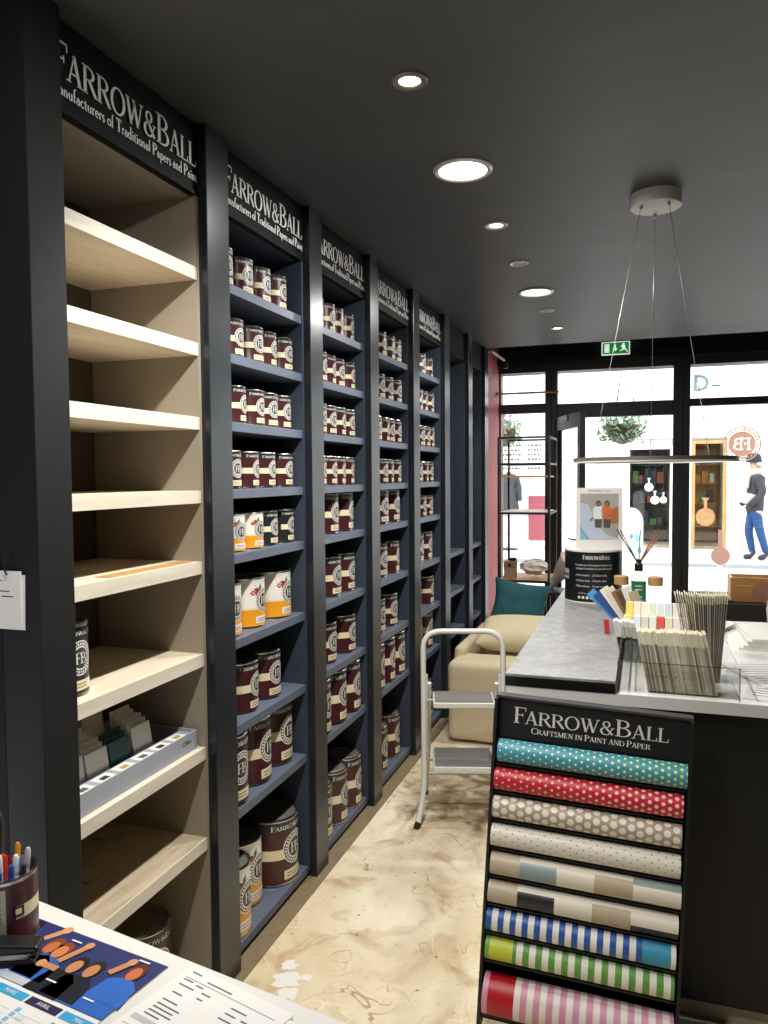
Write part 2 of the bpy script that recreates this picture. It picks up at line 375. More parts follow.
for i, (a, b) in enumerate(PIL):
    x0 = XB if i else -1.29
    o = MB().box((x0 if i else -1.2905, a, 0), (PF, b, CEIL), M_pil if i else mat('matte_black_pilaster', '#121416', .65, spec=.3)).build('trim_%d' % (i+1), bevel=.002)
    struct(o, 'charcoal pilaster between shelving bays')

# ------------------------------------------------------------------ shelving bays
def zfix(z): return 1.55+(z-1.55)*(abs(XS)/1.25)
ZS = [zfix(z) for z in (2.165, 1.945, 1.728, 1.511, 1.300, 1.022, .738, .460, .028)]
ZS[-1] = .050
HB = 2.352
def header(root, y0, y1, text=True):
    h = MB().box((XS-.02, y0, HB), (XS, y1, CEIL-.004), M_hdr).box((XS-.002, y0, HB), (XS+.004, y1, HB+.012), M_hdr).build('header', root)
    if text:
        wd = .560; ys = y1-.012-wd
        m = MB(); fn = lambda s, z, b=2.428: (XS+.0045, ys+s, b+z)
        lettering(m, 'FARROW&BALL', M_white, fn, .076, {0, 7}, wd, bold=1.2)
        lettering(m, 'Manufacturers of Traditional Papers and Paint', M_white, lambda s, z: (XS+.0045, ys-.012+s, 2.388+z), .031, None, wd+.014, bold=1.6)
        o = m.build('lettering', h); o['label'] = 'white serif sign lettering'
    return h
def bay(i, label):
    y0, y1 = PIL[i][1], PIL[i+1][0]
    wood = i == 0; mp = M_panel if wood else M_navyside; mb_ = mat('shaded_wood_back', '#4d4437', .7) if wood else (M_navyback if i < 5 else M_navyside)  # wood back coloured darker brown to carry the shade deep in the bay
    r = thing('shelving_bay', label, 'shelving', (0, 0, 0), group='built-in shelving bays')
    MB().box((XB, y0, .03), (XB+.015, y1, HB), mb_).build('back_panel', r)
    MB().box((XB+.015, y0, .03), (XS, y0+.014, HB), mp).build('side_panel', r)
    MB().box((XB+.015, y1-.014, .03), (XS, y1, HB), mp).build('side_panel', r)
    MB().box((XB+.015, y0, HB), (XS-.02, y1, HB+.02), mp).build('top_panel', r)
    header(r, y0, y1, i < 5)
    a, b = y0+.0145, y1-.0145
    if i < 5:
        for k, z in enumerate(ZS):
            mt = (M_woodstain if k >= 7 else M_wood) if wood else M_navy
            if wood and k == 8: continue
            th = .036 if wood else .030
            o = MB().box((XB+.015, a, z-th), (XS-.002, b, z), mt).build('shelf', r, bevel=.0012)
            if wood: 
                MB().box((XS-.002, a, z-th), (XS+.0015, b, z), M_woodedge).build('edge_band', o)
                if k == 4:
                    q = MB().box((XS-.062, a+.16, z), (XS-.014, b-.02, z+.0012), M_brown).build('bare_wood_patch', o); q['label'] = 'honey coloured unpainted patch'
        MB().box((XS-.05, a, 0), (XS-.035, b, ZS[8]-.03 if not wood else .05), M_black).build('plinth', r)
        if wood: MB().box((XB+.015, a, .02), (XS-.002, b, .05), M_woodstain).build('bottom_board', r)
    else:
        MB().box((XB+.015, a, 1.0), (XB+.16, b, HB), M_navy).build('upper_panel', r)
        zz = (1.03, .765, .485)
        for z in zz: MB().box((XB+.015, a, z-.03), (XS-.002, b, z), M_navy).build('shelf', r, bevel=.0012)
        MB().box((XB+.015, a, .02), (XS-.002, b, .05), M_navy).build('bottom_board', r)
    return r
BL = ['empty pale wood shelving bay beside the desk, with brand sign above', 'nearest dark blue shelving bay full of paint tins, beside the pale wood bay',
      'second dark blue shelving bay full of paint tins', 'third dark blue shelving bay full of paint tins', 'fourth and last dark blue bay with a sign and paint tins',
      'unlettered dark blue bay with three low empty shelves, next to the last tins', 'unlettered dark blue bay with low empty shelves beside the coral wall']
for i in range(7): bay(i, BL[i])

# ------------------------------------------------------------------ paint tins
DIM = {'s': (.050, .122), 'm': (.075, .170), 'l': (.088, .230), 'x': (.100, .245), 'k': (.083, .230)}
def patch(mb, r, a0, a1, z0, z1, mt, n=8):
    vs = []; 
    for i in range(n+1):
        a = a0+(a1-a0)*i/n
        vs += [(r*math.cos(a), r*math.sin(a), z0), (r*math.cos(a), r*math.sin(a), z1)]
    mb.add(vs, [(2*i, 2*i+2, 2*i+3, 2*i+1) for i in range(n)], mt)
def wrapdisc(mb, r, ang, zc, rings, seg=28):
    """rings: list of (r_outer, r_inner, mat) on a cylinder of radius r"""
    for ro, ri, mt in rings:
        vs = []
        for j in range(seg):
            t = 2*PI*j/seg
            for q in (ro, ri):
                a = ang+q*math.cos(t)/r; vs.append((r*math.cos(a), r*math.sin(a), zc+q*math.sin(t)))
        mb.add(vs, [(2*j, (2*j+2) % (2*seg), (2*j+3) % (2*seg), 2*j+1) for j in range(seg)], mt)
PARTS = {}
def tin_parts(size, kind):
    if (size, kind) in PARTS: return PARTS[(size, kind)]
    r, h = DIM[size]; n = 40; P = []
    zs = [0, .012*h, .03*h, .36*h, .40*h, .555*h, .815*h, .965*h, .985*h, h]
    rs = [r*.97, r*1.01, r, r, r, r, r, r, r*1.02, r*1.0]
    def mf(j, i):
        ang = ((i+.5)/n*360+180) % 360-180
        if j == 0 or j == 1 or j >= 7: return M_tinmetal
        if kind == 'maroon':
            if j == 6: return M_charc
            if j == 4 and -175 < ang < -5: return M_cream
            return M_maroon
        if kind == 'black':
            if j == 4 and -60 < ang < -5: return M_cream
            return M_tblack
        if j <= 2: return M_orange
        if j == 3: return M_orange if not -175 < ang < -5 else M_cream
        return M_offw
    b = MB().lathe(list(zip(rs, zs)), n, M_maroon, mfun=mf, cap=False)
    b.poly([(rs[0]*math.cos(-2*PI*i/n), rs[0]*math.sin(-2*PI*i/n), 0) for i in range(n)], M_tinmetal)
    P.append(('body', b.mesh('tin_body', 40), None))
    l = MB().lathe([(r*1.0, h), (r*.93, h+.001), (r*.90, h-.007), (r*.62, h-.007), (r*.60, h-.0055), (r*.57, h-.007), (.001, h-.007)], n, M_lid, cap=False, mfun=lambda j, i: M_tinmetal if j == 0 else M_lid)
    P.append(('lid', l.mesh('tin_lid', 50), None))
    R = r+.0006; e = MB(); er = min(.245*h, .62*r); zc = .53*h
    e.mi  # emblem: dark disc, pale rings, tick marks standing for the ring of lettering
    wrapdisc(e, R, 0, zc, [(er, er*.93, M_offw), (er*.93, er*.68, M_egrey), (er*.68, er*.60, M_offw), (er*.60, er*.4, M_egrey), (er*.4, er*.2, M_egrey), (er*.2, .0001, M_egrey)])
    for k in range(26):
        t = 2*PI*(k+.5)/26
        q = []
        for rr, dt in ((er*.87, -.07), (er*.87, .07), (er*.73, .07), (er*.73, -.07)):
            a = rr*math.cos(t+dt)/(R+.0004); q.append(((R+.0004)*math.cos(a), (R+.0004)*math.sin(a), zc+rr*math.sin(t+dt)))
        e.poly(q, M_offw)
    P.append(('emblem', e.mesh('tin_emblem'), None))
    f = MB(); hh = er*.62
    lettering(f, 'FB', M_offw, lambda s, z: ((R+.001)*math.cos((s-er*.42)/R), (R+.001)*math.sin((s-er*.42)/R), zc-hh/2+z), hh, None, er*.84)
    P.append(('monogram', f.mesh('tin_monogram'), 2))
    s = MB(); a0, a1 = -.55, .62
    patch(s, R, a0, a1, .08*h, .22*h, M_offw if kind == 'orange' else M_cream)
    for q in (.12, .165): patch(s, R+.0004, a0+.12, a1-.35, q*h, q*h+.012*h, M_red if kind == 'orange' else M_ink)
    P.append(('price_sticker', s.mesh('tin_sticker'), None))
    if kind != 'orange':
        t = MB(); tw = r*2.1
        lettering(t, 'FARROW&BALL', M_offw, lambda s_, z: (R*math.cos((s_-tw/2)/R), R*math.sin((s_-tw/2)/R), .845*h+z), .075*h, {0, 7}, tw)
        P.append(('lettering', t.mesh('tin_lettering'), None))
    else:
        t = MB()
        def leaf(a, z, da, dz, wd, mt):
            pts = [(a, z), (a+da*.5-dz*wd/r*.5, z+dz*.5+da*r*wd*.5), (a+da, z+dz), (a+da*.5+dz*wd/r*.5, z+dz*.5-da*r*wd*.5)]
            t.poly([((R)*math.cos(p), (R)*math.sin(p), q) for p, q in pts], mt)
        rnd = random.Random(3)
        for k in range(9):
            leaf(-.35, .72*h, rnd.uniform(-.6, .6), rnd.uniform(-.08, .2)*h, .45, (M_green, M_tblack, M_green, M_orange)[k % 4])
        for k in range(6):
            leaf(-.45+rnd.uniform(-.08, .1), .70*h, .32*math.cos(k*1.05), .09*h*math.sin(k*1.05), .8, M_red)
        P.append(('flower_print', t.mesh('tin_flowers'), None))
    PARTS[(size, kind)] = P; return P
def tin(size, kind, x, y, z, rot, label, group, name='paint_tin'):
    o = thing(name, label, 'paint tin', (x, y, z+.0012), rot, group); made = []
    for nm, me, par in tin_parts(size, kind):
        made.append(link(nm, me, made[par] if par is not None else o))
    return o
ROWS = {1: [('s', [2.176, 2.315, 2.441, 2.556]), ('s', [2.232, 2.370, 2.478, 2.602]), ('s', [2.253, 2.381, 2.492, 2.598]), ('s', [2.206, 2.330, 2.451, 2.602]), ('s', [2.232, 2.351, 2.473, 2.599]), ('m', [2.19, 2.362, 2.558]), ('m', [2.30, 2.474]), ('l', [2.184, 2.374, 2.562]), ('l', [2.190, 2.366, 2.552])],
 2: [('s', [2.915, 3.035, 3.14, 3.26]), ('s', [2.93, 3.04, 3.146, 3.262]), ('s', [2.92, 3.03, 3.135, 3.248]), ('s', [2.92, 3.03, 3.14, 3.255]), ('m', [3.04, 3.218]), ('m', [2.89, 3.06, 3.228]), ('m', [3.01, 3.224]), ('k', [2.886, 3.060, 3.235]), ('k', [2.886, 3.060, 3.235])],
 3: [('s', [3.715, 3.85, 3.956]), ('s', [3.68, 3.82, 3.955]), ('s', [3.625, 3.745, 3.85, 3.957]), ('s', [3.725, 3.835, 3.955]), ('m', [3.715, 3.915]), ('m', [3.712, 3.89]), ('m', [3.665, 3.866]), ('k', [3.584, 3.755, 3.926]), ('l', [3.67, 3.888])],
 4: [('s', [4.452, 4.63]), ('s', [4.40, 4.508, 4.635]), ('s', [4.430, 4.535, 4.640]), ('s', [4.40, 4.522, 4.640]), ('s', [4.447, 4.592]), ('m', [4.392, 4.594]), ('m', [4.33, 4.60]), ('l', [4.36, 4.59]), ('l', [4.35, 4.57])]}
ORD = ['leftmost', 'second from left', 'third from left', 'fourth from left']
SHN = ['top', 'second', 'third', 'fourth', 'fifth', 'sixth', 'seventh', 'eighth', 'bottom']
BAYN = {1: 'nearest blue bay', 2: 'second blue bay', 3: 'third blue bay', 4: 'fourth blue bay'}
SZ = {'s': 'small', 'm': 'medium', 'l': 'large', 'x': 'large', 'k': 'large'}
for b, rows in ROWS.items():
    for k, (rowsz, ys) in enumerate(rows):
        for j, y in enumerate(ys):
            kind = 'maroon'; sz = 'x' if (b == 1 and k == 8 and j == 2) else rowsz
            if b == 1 and k == 4: kind = 'orange' if j < 2 else 'black'
            if b == 1 and k == 5: kind = 'orange'
            if b == 1 and k == 8 and j < 2: kind = 'orange'
            r, h = DIM[sz]
            x = XS-.020-r-random.uniform(0, .010)
            if sz == 'k': x = XS-.004-r
            if sz == 'l' and b == 1: x = XS-.008-r-(.0, .012, .02)[j]
            if sz == 'x': x = XS-.006-r
            if b == 1 and k == 8 and j == 1: x = XS-.060-r
            rot = math.radians(2+random.uniform(-13, 10))
            col = {'maroon': 'maroon', 'orange': 'orange floral', 'black': 'black'}[kind]
            tin(sz, kind, x, y, ZS[k], rot, '%s %s paint tin, %s on %s shelf, %s' % (SZ[sz], col, ORD[j], SHN[k], BAYN[b]), 'paint tins on the shelves')
# back row lids that show above the front tins
for (b, k, sz, kind, y) in ((1, 5, 'm', 'maroon', 2.47), (1, 6, 'm', 'maroon', 2.40), (2, 5, 'm', 'maroon', 3.15), (2, 6, 'm', 'maroon', 3.12)):
    r, h = DIM[sz]
    tin(sz, kind, XS-.028-3*r-.03, y, ZS[k], 0, '%s paint tin in the dark back row, %s shelf of the %s' % (SZ[sz], SHN[k], BAYN[b]), 'paint tins on the shelves')
# tins in the pale wood bay
tin('m', 'black', XS-.040-.075, 1.474, ZS[5], math.radians(0), 'black paint tin half hidden behind the near pilaster in the pale wood bay', 'tins in the pale wood bay')
tin('l', 'maroon', XS-.06-.088, 1.81, .051, math.radians(-20), 'large dark paint tin with grey lid under the stained bottom wood shelf', 'tins in the pale wood bay')

# ------------------------------------------------------------------ ceiling lamps
def lamp(kind, y, label, x=-.575, power=None, aim=None):
    o = thing('ceiling_downlight', label, 'ceiling light', (x, y, CEIL), 0, 'recessed ceiling lights')
    if kind == 'big':
        MB().lathe([(.098, 0), (.098, -.004), (.090, -.010), (.080, -.008), (.076, .0)], 40, M_chrome, cap=False).build('bezel', o, 40)
        MB().lathe([(.077, -.0015), (.001, -.0025)], 40, M_led, cap=False).build('lens', o, 40)
    else:
        m = M_chrome if kind != 'grey' else M_bezelgrey
        MB().lathe([(.047, 0), (.047, -.003), (.042, -.007), (.030, -.005), (.027, .0)], 32, m, cap=False).build('bezel', o, 40)
        MB().lathe([(.028, -.001), (.001, -.003)], 32, M_led2 if kind == 'small' or kind == 'grey' else M_ledoff, cap=False).build('lens', o, 40)
    if power:
        if kind == 'big':
            L = bpy.data.lights.new('downlight_lamp', 'AREA'); L.shape = 'DISK'; L.size = .13; L.color = (1, .975, .94)
        else:
            L = bpy.data.lights.new('downlight_lamp', 'SPOT'); L.shadow_soft_size = .02; L.spot_size = math.radians(120); L.spot_blend = .5; L.color = (1, .95, .87)
        L.energy = power
        l = bpy.data.objects.new('downlight_lamp', L); COL.objects.link(l); l.parent = o; l.location = (0, 0, -.016)
        if aim:
            L.spot_size = math.radians(88); l.rotation_euler = Vector(aim).to_track_quat('-Z', 'Y').to_euler()
LPOS = [('grey', 1.926, 'small lit spotlight with grey ring, nearest the shelf sign', LAMP_SMALL), ('big', 2.531, 'large bright round ceiling light, nearest one', LAMP_BIG),
        ('small', 3.129, 'small lit spotlight between the two large round ceiling lights, nearer one', LAMP_SMALL), ('off', 3.716, 'small unlit white ring spotlight between the large ceiling lights', None),
        ('big', 4.327, 'large bright round ceiling light, farther one', LAMP_BIG), ('off', 4.823, 'tiny unlit spotlight just beyond the farther large ceiling light', None),
        ('small', 5.431, 'tiny spotlight nearest the shop window', LAMP_SMALL)]
for k, y, lb, pw in LPOS: lamp(k, y, lb, power=pw)
lamp('big', .735, 'large round ceiling light above the desk', power=LAMP_BIG*.95)
lamp('small', 1.33, 'small spotlight above the near end of the shelves', power=LAMP_SMALL*2.0, aim=(-.36, .52, -1.15))

# ring pendant
PX, PY = .03, 2.99
o = thing('ring_pendant', 'thin ring pendant lamp hung on three wires from a white ceiling cup', 'pendant lamp', (PX, PY, CEIL))
MB().lathe([(.088, 0), (.088, -.045), (.084, -.048), (.001, -.048)], 40, mat('white_canopy', '#cfccc6', .5), cap=False).build('canopy', o, 40)
RR = .286; zr = 1.598-CEIL
def torus_box(r0, r1, z0, z1, mt, n=72): return MB().lathe([(r1, z0), (r1, z1), (r0, z1), (r0, z0), (r1, z0)], n, mt, cap=False)
g = torus_box(RR-.014, RR, zr, zr+.012, mat('ring_metal', '#8b8984', .4, metal=.5)).build('ring', o, 30)
torus_box(RR-.013, RR-.001, zr-.006, zr, mat('ring_diffuser', '#f2f0ea', .5)).build('diffuser', g, 30)
for a in (-137, 92, -52):
    ca, sa = math.cos(math.radians(a)), math.sin(math.radians(a))
    MB().tube([(.068*ca, .068*sa, -.048), ((RR-.007)*ca, (RR-.007)*sa, zr+.012)], .0013, M_steel, 6).build('wire', o)
    MB().lathe([(.006, -.062), (.006, -.048)], 10, M_steel, (.068*ca, .068*sa, 0)).build('wire_grip', o)

# ------------------------------------------------------------------ shop window wall
YW = 6.80
def frame(n, boxes, label):
    m = MB()
    for a, b in boxes: m.box(a, b, M_wframe)
    return struct(m.build(n, bevel=.003), label)
YA, YB = YW-.045, YW+.045
struct(MB().box((-1.215, YW-.07, 2.43), (2.6, YW+.12, 2.80), M_wframe).box((-1.215, YW-.13, 2.50), (2.6, YW-.07, 2.58), M_black).build('beam'), 'black beam and blind box above the shop window')
frame('window_1', [((-1.215, YA, .05), (-1.200, YB, 2.43)), ((-1.200, YA, 2.085), (-.82, YB, 2.165)), ((-1.200, YA, .05), (-.82, YB, .28)), ((-.82, YA, .05), (-.765, YB, 2.43))], 'black framed narrow window beside the coral wall')
frame('door_1', [((-.765, YA-.01, .0), (-.715, YB, 2.43)), ((-.715, YA, 2.035), (.215, YB, 2.155)), ((.215, YA-.01, 0), (.29, YB, 2.43))], 'black entrance door frame with transom light')
frame('window_2', [((.29, YA, .05), (.345, YB, 2.43)), ((.345, YA, 2.10), (2.5, YB, 2.16)), ((.345, YA, .05), (2.5, YB, .58)), ((2.5, YA, .05), (2.6, YB, 2.43))], 'black framed large display window on the right')
P_ = {'window_1': [(-1.200, -.82, .28, 2.085), (-1.200, -.82, 2.165, 2.43)], 'door_1': [(-.715, .215, 2.155, 2.43)], 'window_2': [(.345, 2.5, .58, 2.10), (.345, 2.5, 2.16, 2.43)]}
for k, rs in P_.items():
    for x0, x1, z0, z1 in rs: MB().box((x0, YW-.004, z0), (x1, YW+.004, z1), M_glass).build('pane', bpy.data.objects[k])
struct(MB().box((-1.215, YW-.045, -.02), (2.6, YW+.15, .05), mat('threshold_stone', '#8d8a85', .7)).build('threshold'), 'grey stone threshold under the shop window')
# door leaf standing open into the shop
hx, hy = -.712, YW-.05; dx, dy = .262, -.705; ln = math.hypot(dx, dy); rz = math.atan2(dy, dx)
o = thing('door_leaf', 'open glazed door leaf with black frame swung into the shop', 'door', (hx, hy, 0), rz)
lf = MB()
lf.box((0, -.022, .02), (.07, .022, 2.03), M_wframe).box((ln-.075, -.022, .02), (ln, .022, 2.03), M_wframe).box((.07, -.022, 1.92), (ln-.075, .022, 2.03), M_wframe).box((.07, -.022, .02), (ln-.075, .022, .25), M_wframe)
lf.build('leaf_frame', o, bevel=.003)
MB().box((.07, -.004, .25), (ln-.075, .004, 1.92), M_glass).build('pane', o)
hd = MB().tube([(ln-.04, -.022, 1.05), (ln-.04, -.06, 1.05), (ln-.15, -.065, 1.05)], .009, M_steel).tube([(ln-.04, .022, 1.05), (ln-.04, .06, 1.05), (ln-.15, .065, 1.05)], .009, M_steel); hd.build('handle', o, 40)
MB().box((.15, -.03, 1.98), (.42, -.022, 2.03), M_dkplastic).build('door_closer', o)
# exit sign
o = thing('exit_sign', 'green emergency exit sign with running figure and down arrow', 'exit sign', (-.236, YW-.145, 2.584))
GR = mat('exit_green', '#12893f', .5, emit='#12a04a', estr=.45); EW = mat('exit_white', '#f4f7ee', .5, emit='#f0f5ea', estr=.8)
MB().box((-.112, 0, -.054), (.112, .014, .054), EW).build('case', o, bevel=.004)
MB().box((-.104, -.003, -.046), (.104, 0, .046), GR).build('face', o)
pg = MB(); y_ = -.0042
def fl(pts): pg.poly([(x, y_, z) for x, z in pts], EW)
fl([(-.088, -.034), (-.050, -.034), (-.050, .034), (-.088, .034)])
fl([(-.008, .03), (.002, .03), (.002, -.004), (-.008, -.004)][::-1]); fl([(-.022, -.002), (-.003, -.026), (.016, -.002)][::1])
pg.poly([(.062+.009*math.cos(t*PI/6), y_, .03+.009*math.sin(t*PI/6)) for t in range(12)], EW)
for a, b, wd in (((.058, .02), (.064, -.006), .016), ((.064, -.006), (.082, -.014), .009), ((.082, -.014), (.092, -.034), .008), ((.062, -.006), (.048, -.018), .009), ((.048, -.018), (.032, -.022), .008), ((.058, .018), (.040, .010), .007), ((.060, .018), (.080, .004), .007)):
    d = Vector((b[0]-a[0], b[1]-a[1])).normalized(); nn = Vector((-d.y, d.x))*wd/2
    fl([(a[0]+nn.x, a[1]+nn.y), (a[0]-nn.x, a[1]-nn.y), (b[0]-nn.x, b[1]-nn.y), (b[0]+nn.x, b[1]+nn.y)])
pg.build('pictogram', o)
# rail across the coral corner and picture light on the coral wall
tag(MB().tube([(-1.214, 6.62, 2.245), (-.690, 6.62, 2.245)], .009, M_brown).tube([(-1.214, 6.62, 2.245), (-1.206, 6.62, 2.245)], .02, M_brown).build('wooden_rail', None, 40), 'thin wooden rail fixed across the narrow window top', 'rail')
o = thing('wall_light', 'slim white lamp arm at the top of the coral wall', 'wall lamp', (-1.20, 6.18, 2.50))
MB().tube([(0, 0, .04), (.03, .0, .045), (.075, .30, .01)], .012, M_ladder).build('arm', o, 40)
MB().lathe([(.02, -.05), (.026, 0), (.012, .02)], 16, M_dkplastic, (.08, .36, 0)).build('lamp_head', o, 40)
MB().tube([(.075, .30, .01), (.08, .36, 0)], .006, M_dkplastic).build('joint', o)
# round brand decal on the display window, seen from behind, and fascia letters
def translucent(name, c):
    m = bpy.data.materials.new(name); m.use_nodes = True; MATS[name] = m; nt = m.node_tree; nt.nodes.clear()
    out = nt.nodes.new('ShaderNodeOutputMaterial'); a = nt.nodes.new('ShaderNodeBsdfTranslucent'); b = nt.nodes.new('ShaderNodeBsdfDiffuse'); mx = nt.nodes.new('ShaderNodeMixShader')
    a.inputs[0].default_value = b.inputs[0].default_value = (*lin(c), 1); mx.inputs[0].default_value = .35
    nt.links.new(a.outputs[0], mx.inputs[1]); nt.links.new(b.outputs[0], mx.inputs[2]); nt.links.new(mx.outputs[0], out.inputs[0]); return m
M_decal = translucent('rosy_decal', '#b98d7c')
o = thing('window_decal', 'round rosy window sticker with monogram seen from behind', 'window sticker', (.735, YW-.006, 1.785))
d = MB(); 
def disc(mb, ro, ri, mt, y=0.0, n=48):
    vs = []
    for j in range(n):
        t = 2*PI*j/n
        for q in (ro, ri): vs.append((q*math.cos(t), y, q*math.sin(t)))
    mb.add(vs, [(2*j, (2*j+2) % (2*n), (2*j+3) % (2*n), 2*j+1) for j in range(n)], mt)
disc(d, .142, .131, M_decal); d.build('ring', o)
segs_ = []; lw = .132/(G['F'][0]+G['B'][0]); xo = 0
for c_ in 'FB':
    for pts_, w_ in G[c_][1]:
        for q_ in range(len(pts_)-1):
            ww = (w_[q_]+w_[q_+1])/2 if isinstance(w_, list) else w_
            segs_.append((.066-(xo+pts_[q_][0])*lw, pts_[q_][1]*.09-.045, .066-(xo+pts_[q_+1][0])*lw, pts_[q_+1][1]*.09-.045, ww*.09/2*1.15))
    xo += G[c_][0]
def in_letter(x, z):
    for x0, z0, x1, z1, hw in segs_:
        dx_, dz_ = x1-x0, z1-z0; t_ = max(0, min(1, ((x-x0)*dx_+(z-z0)*dz_)/(dx_*dx_+dz_*dz_+1e-12)))
        if (x-x0-dx_*t_)**2+(z-z0-dz_*t_)**2 < hw*hw: return True
    return False
d = MB(); gs = .0036      # disc with the monogram cut out of it
for i_ in range(-29, 29):
    for j_ in range(-29, 29):
        cx_, cz_ = (i_+.5)*gs, (j_+.5)*gs
        if cx_*cx_+cz_*cz_ < .101**2 and not in_letter(cx_, cz_):
            d.add([(i_*gs, 0, j_*gs), ((i_+1)*gs, 0, j_*gs), ((i_+1)*gs, 0, (j_+1)*gs), (i_*gs, 0, (j_+1)*gs)], [(0, 1, 2, 3)], M_decal)
o_ = d.build('monogram_disc', o); bmx = bmesh.new(); bmx.from_mesh(o_.data); bmesh.ops.remove_doubles(bmx, verts=bmx.verts, dist=.0004); bmx.to_mesh(o_.data); bmx.free()
d = MB()
for k in range(30):
    t = 2*PI*(k+.5)/30; c_, s_ = math.cos(t), math.sin(t); hw = .0095 if k % 4 else .005
    d.poly([((q*c_-e*s_), 0, (q*s_+e*c_)) for q, e in ((.109, -hw), (.126, -hw), (.126, hw), (.109, hw))], M_decal)
d.build('ring_lettering', o)
M_fas = translucent('pale_blue_letter', '#a9c0ca')
def fascia_D():
    m = MB(); pts = [(0, 0), (0, .135)]+[(.045+.07*math.sin(t*PI/8), .0675+.0675*math.cos(t*PI/8)) for t in range(9)]
    inn = [(.024, .024), (.024, .111)]+[(.045+.044*math.sin(t*PI/8), .0675+.0435*math.cos(t*PI/8)) for t in range(9)]
    n = len(pts); X0 = .375
    for y in (YW+.05, YW+.07):
        m.add([(X0+a, y, 2.225+b) for a, b in pts]+[(X0+a, y, 2.225+b) for a, b in inn], [(i, (i+1) % n, n+(i+1) % n, n+i) for i in range(n)], M_fas)
    tag(m.build('fascia_letter'), 'pale outlined letter D fixed outside the transom glass', 'sign letter')
fascia_D()
tag(MB().box((.512, YW+.05, 2.262), (.575, YW+.07, 2.274), M_fas).build('fascia_dash'), 'short pale dash beside the letter D outside the transom', 'sign letter')

# ------------------------------------------------------------------ display rack (black etagere) and things on it
EX0, EX1, EY0, EY1 = -1.075, -.690, 5.95, 6.42
M_iron = mat('black_iron', '#151517', .45)
o = thing('etagere', 'slim black metal display rack by the narrow window', 'display rack', (0, 0, 0))
for x in (EX0, EX1):
    for y in (EY0, EY1): MB().box((x-.008, y-.008, 0), (x+.008, y+.008, 1.845), M_iron).build('post', o)
def eframe(z, th=.016):
    MB().box((EX0+.008, EY0-.008, z-th), (EX1-.008, EY0+.008, z), M_iron).box((EX0+.008, EY1-.008, z-th), (EX1-.008, EY1+.008, z), M_iron).box((EX0-.008, EY0+.008, z-th), (EX0+.008, EY1-.008, z), M_iron).box((EX1-.008, EY0+.008, z-th), (EX1+.008, EY1-.008, z), M_iron).build('shelf_frame', o)
for z in (1.845, 1.642, 1.262, .735, .20): eframe(z)
M_pale = mat('pale_shelf_board', '#e3ddd0', .5)
for z, mt in ((1.642, M_glass), (1.540, M_brown), (1.262, M_pale), (.735, M_brown), (.20, M_brown)):
    MB().box((EX0+.009, EY0+.009, z-.010), (EX1-.009, EY1-.009, z+.004), mt).build('shelf_board', o)
bx = thing('gift_box', 'small brown cardboard box on the lower rack shelf', 'box', (-1.0, 6.05, .7395))
MB().box((-.045, -.045, 0), (.045, .045, .085), mat('kraft_card', '#a98a6e', .8)).build('base', bx, bevel=.002)
MB().box((-.047, -.047, .0855), (.047, .047, .135), mat('kraft_card_lid', '#94755a', .8)).build('lid', bx, bevel=.002)
MB().box((-.012, -.0485, .095), (.012, -.0475, .115), M_dkplastic).build('stamp', bx)
tag(MB().lathe([(.028, 0), (.03, .004), (.03, .018), (.026, .022), (.001, .022)], 20, M_dkplastic, (-.985, 6.07, .8755), cap=False).build('round_dish', None, 40), 'small black dish on top of the cardboard box', 'dish')
# crumpled wrapped bouquet
def crumple(name, c, sz, mt, seed, n=(14, 10), amp=.25):
    rnd = random.Random(seed); m = MB(); nu, nv = n; P = []
    for j in range(nv+1):
        ph = PI*j/nv
        for i in range(nu):
            t = 2*PI*i/nu; q = 1+rnd.uniform(-amp, amp)
            P.append((c[0]+sz[0]*math.sin(ph)*math.cos(t)*q, c[1]+sz[1]*math.sin(ph)*math.sin(t)*q, c[2]+sz[2]*math.cos(ph)*(1+rnd.uniform(-amp, amp)*.6)))
    F = [(j*nu+i, j*nu+(i+1) % nu, (j+1)*nu+(i+1) % nu, (j+1)*nu+i) for j in range(nv) for i in range(nu)]
    m.add(P, F, mt); return m
tag(crumple('paper_bundle', (-.82, 6.13, .822), (.105, .10, .060), mat('crumpled_white_paper', '#e2dad4', .7, vary=.1, scale=20), 5).build('paper_bundle'), 'crumpled white paper bundle on the lower rack shelf', 'paper bundle')
M_flow = mat('floral_wrap', '#cbb8b0', .7, vary=.45, scale=28)
def wrapped():
    m = MB(); rnd = random.Random(9); n = 14; R_ = Matrix.Rotation(math.radians(35), 3, 'Y') @ Matrix.Rotation(math.radians(20), 3, 'X')
    prof = [(.012, -.16), (.03, -.08), (.055, 0), (.085, .08), (.095, .13)]; P = []
    for r, z in prof:
        for i in range(n):
            t = 2*PI*i/n; q = r*(1+rnd.uniform(-.12, .12)); P.append(Vector((-.555, 5.62, 0)) + R_ @ Vector((q*math.cos(t), q*math.sin(t), z+rnd.uniform(-.01, .01))))
    m.add(P, [(j*n+i, j*n+(i+1) % n, (j+1)*n+(i+1) % n, (j+1)*n+i) for j in range(4) for i in range(n)]+[tuple(range(n))[::-1], tuple(4*n+i for i in range(n))], M_flow)
    zmin = min(v[2] for v in m.v); m.mapv(lambda p: (p[0], p[1], p[2]-zmin+.721)); return m
st_ = thing('side_table', 'small dark stand holding the patterned wrapped bundle behind the counter', 'table', (-.555, 5.62, 0))
MB().box((-.13, -.14, .70), (.13, .14, .72), M_iron).build('table_top', st_)
for sx in (-.11, .11):
    for sy in (-.12, .12): MB().box((sx-.01, sy-.01, 0), (sx+.01, sy+.01, .70), M_iron).build('leg', st_)
tag(wrapped().build('wrapped_bundle', None, 60), 'patterned paper-wrapped bundle standing behind the counter end', 'wrapped bundle')

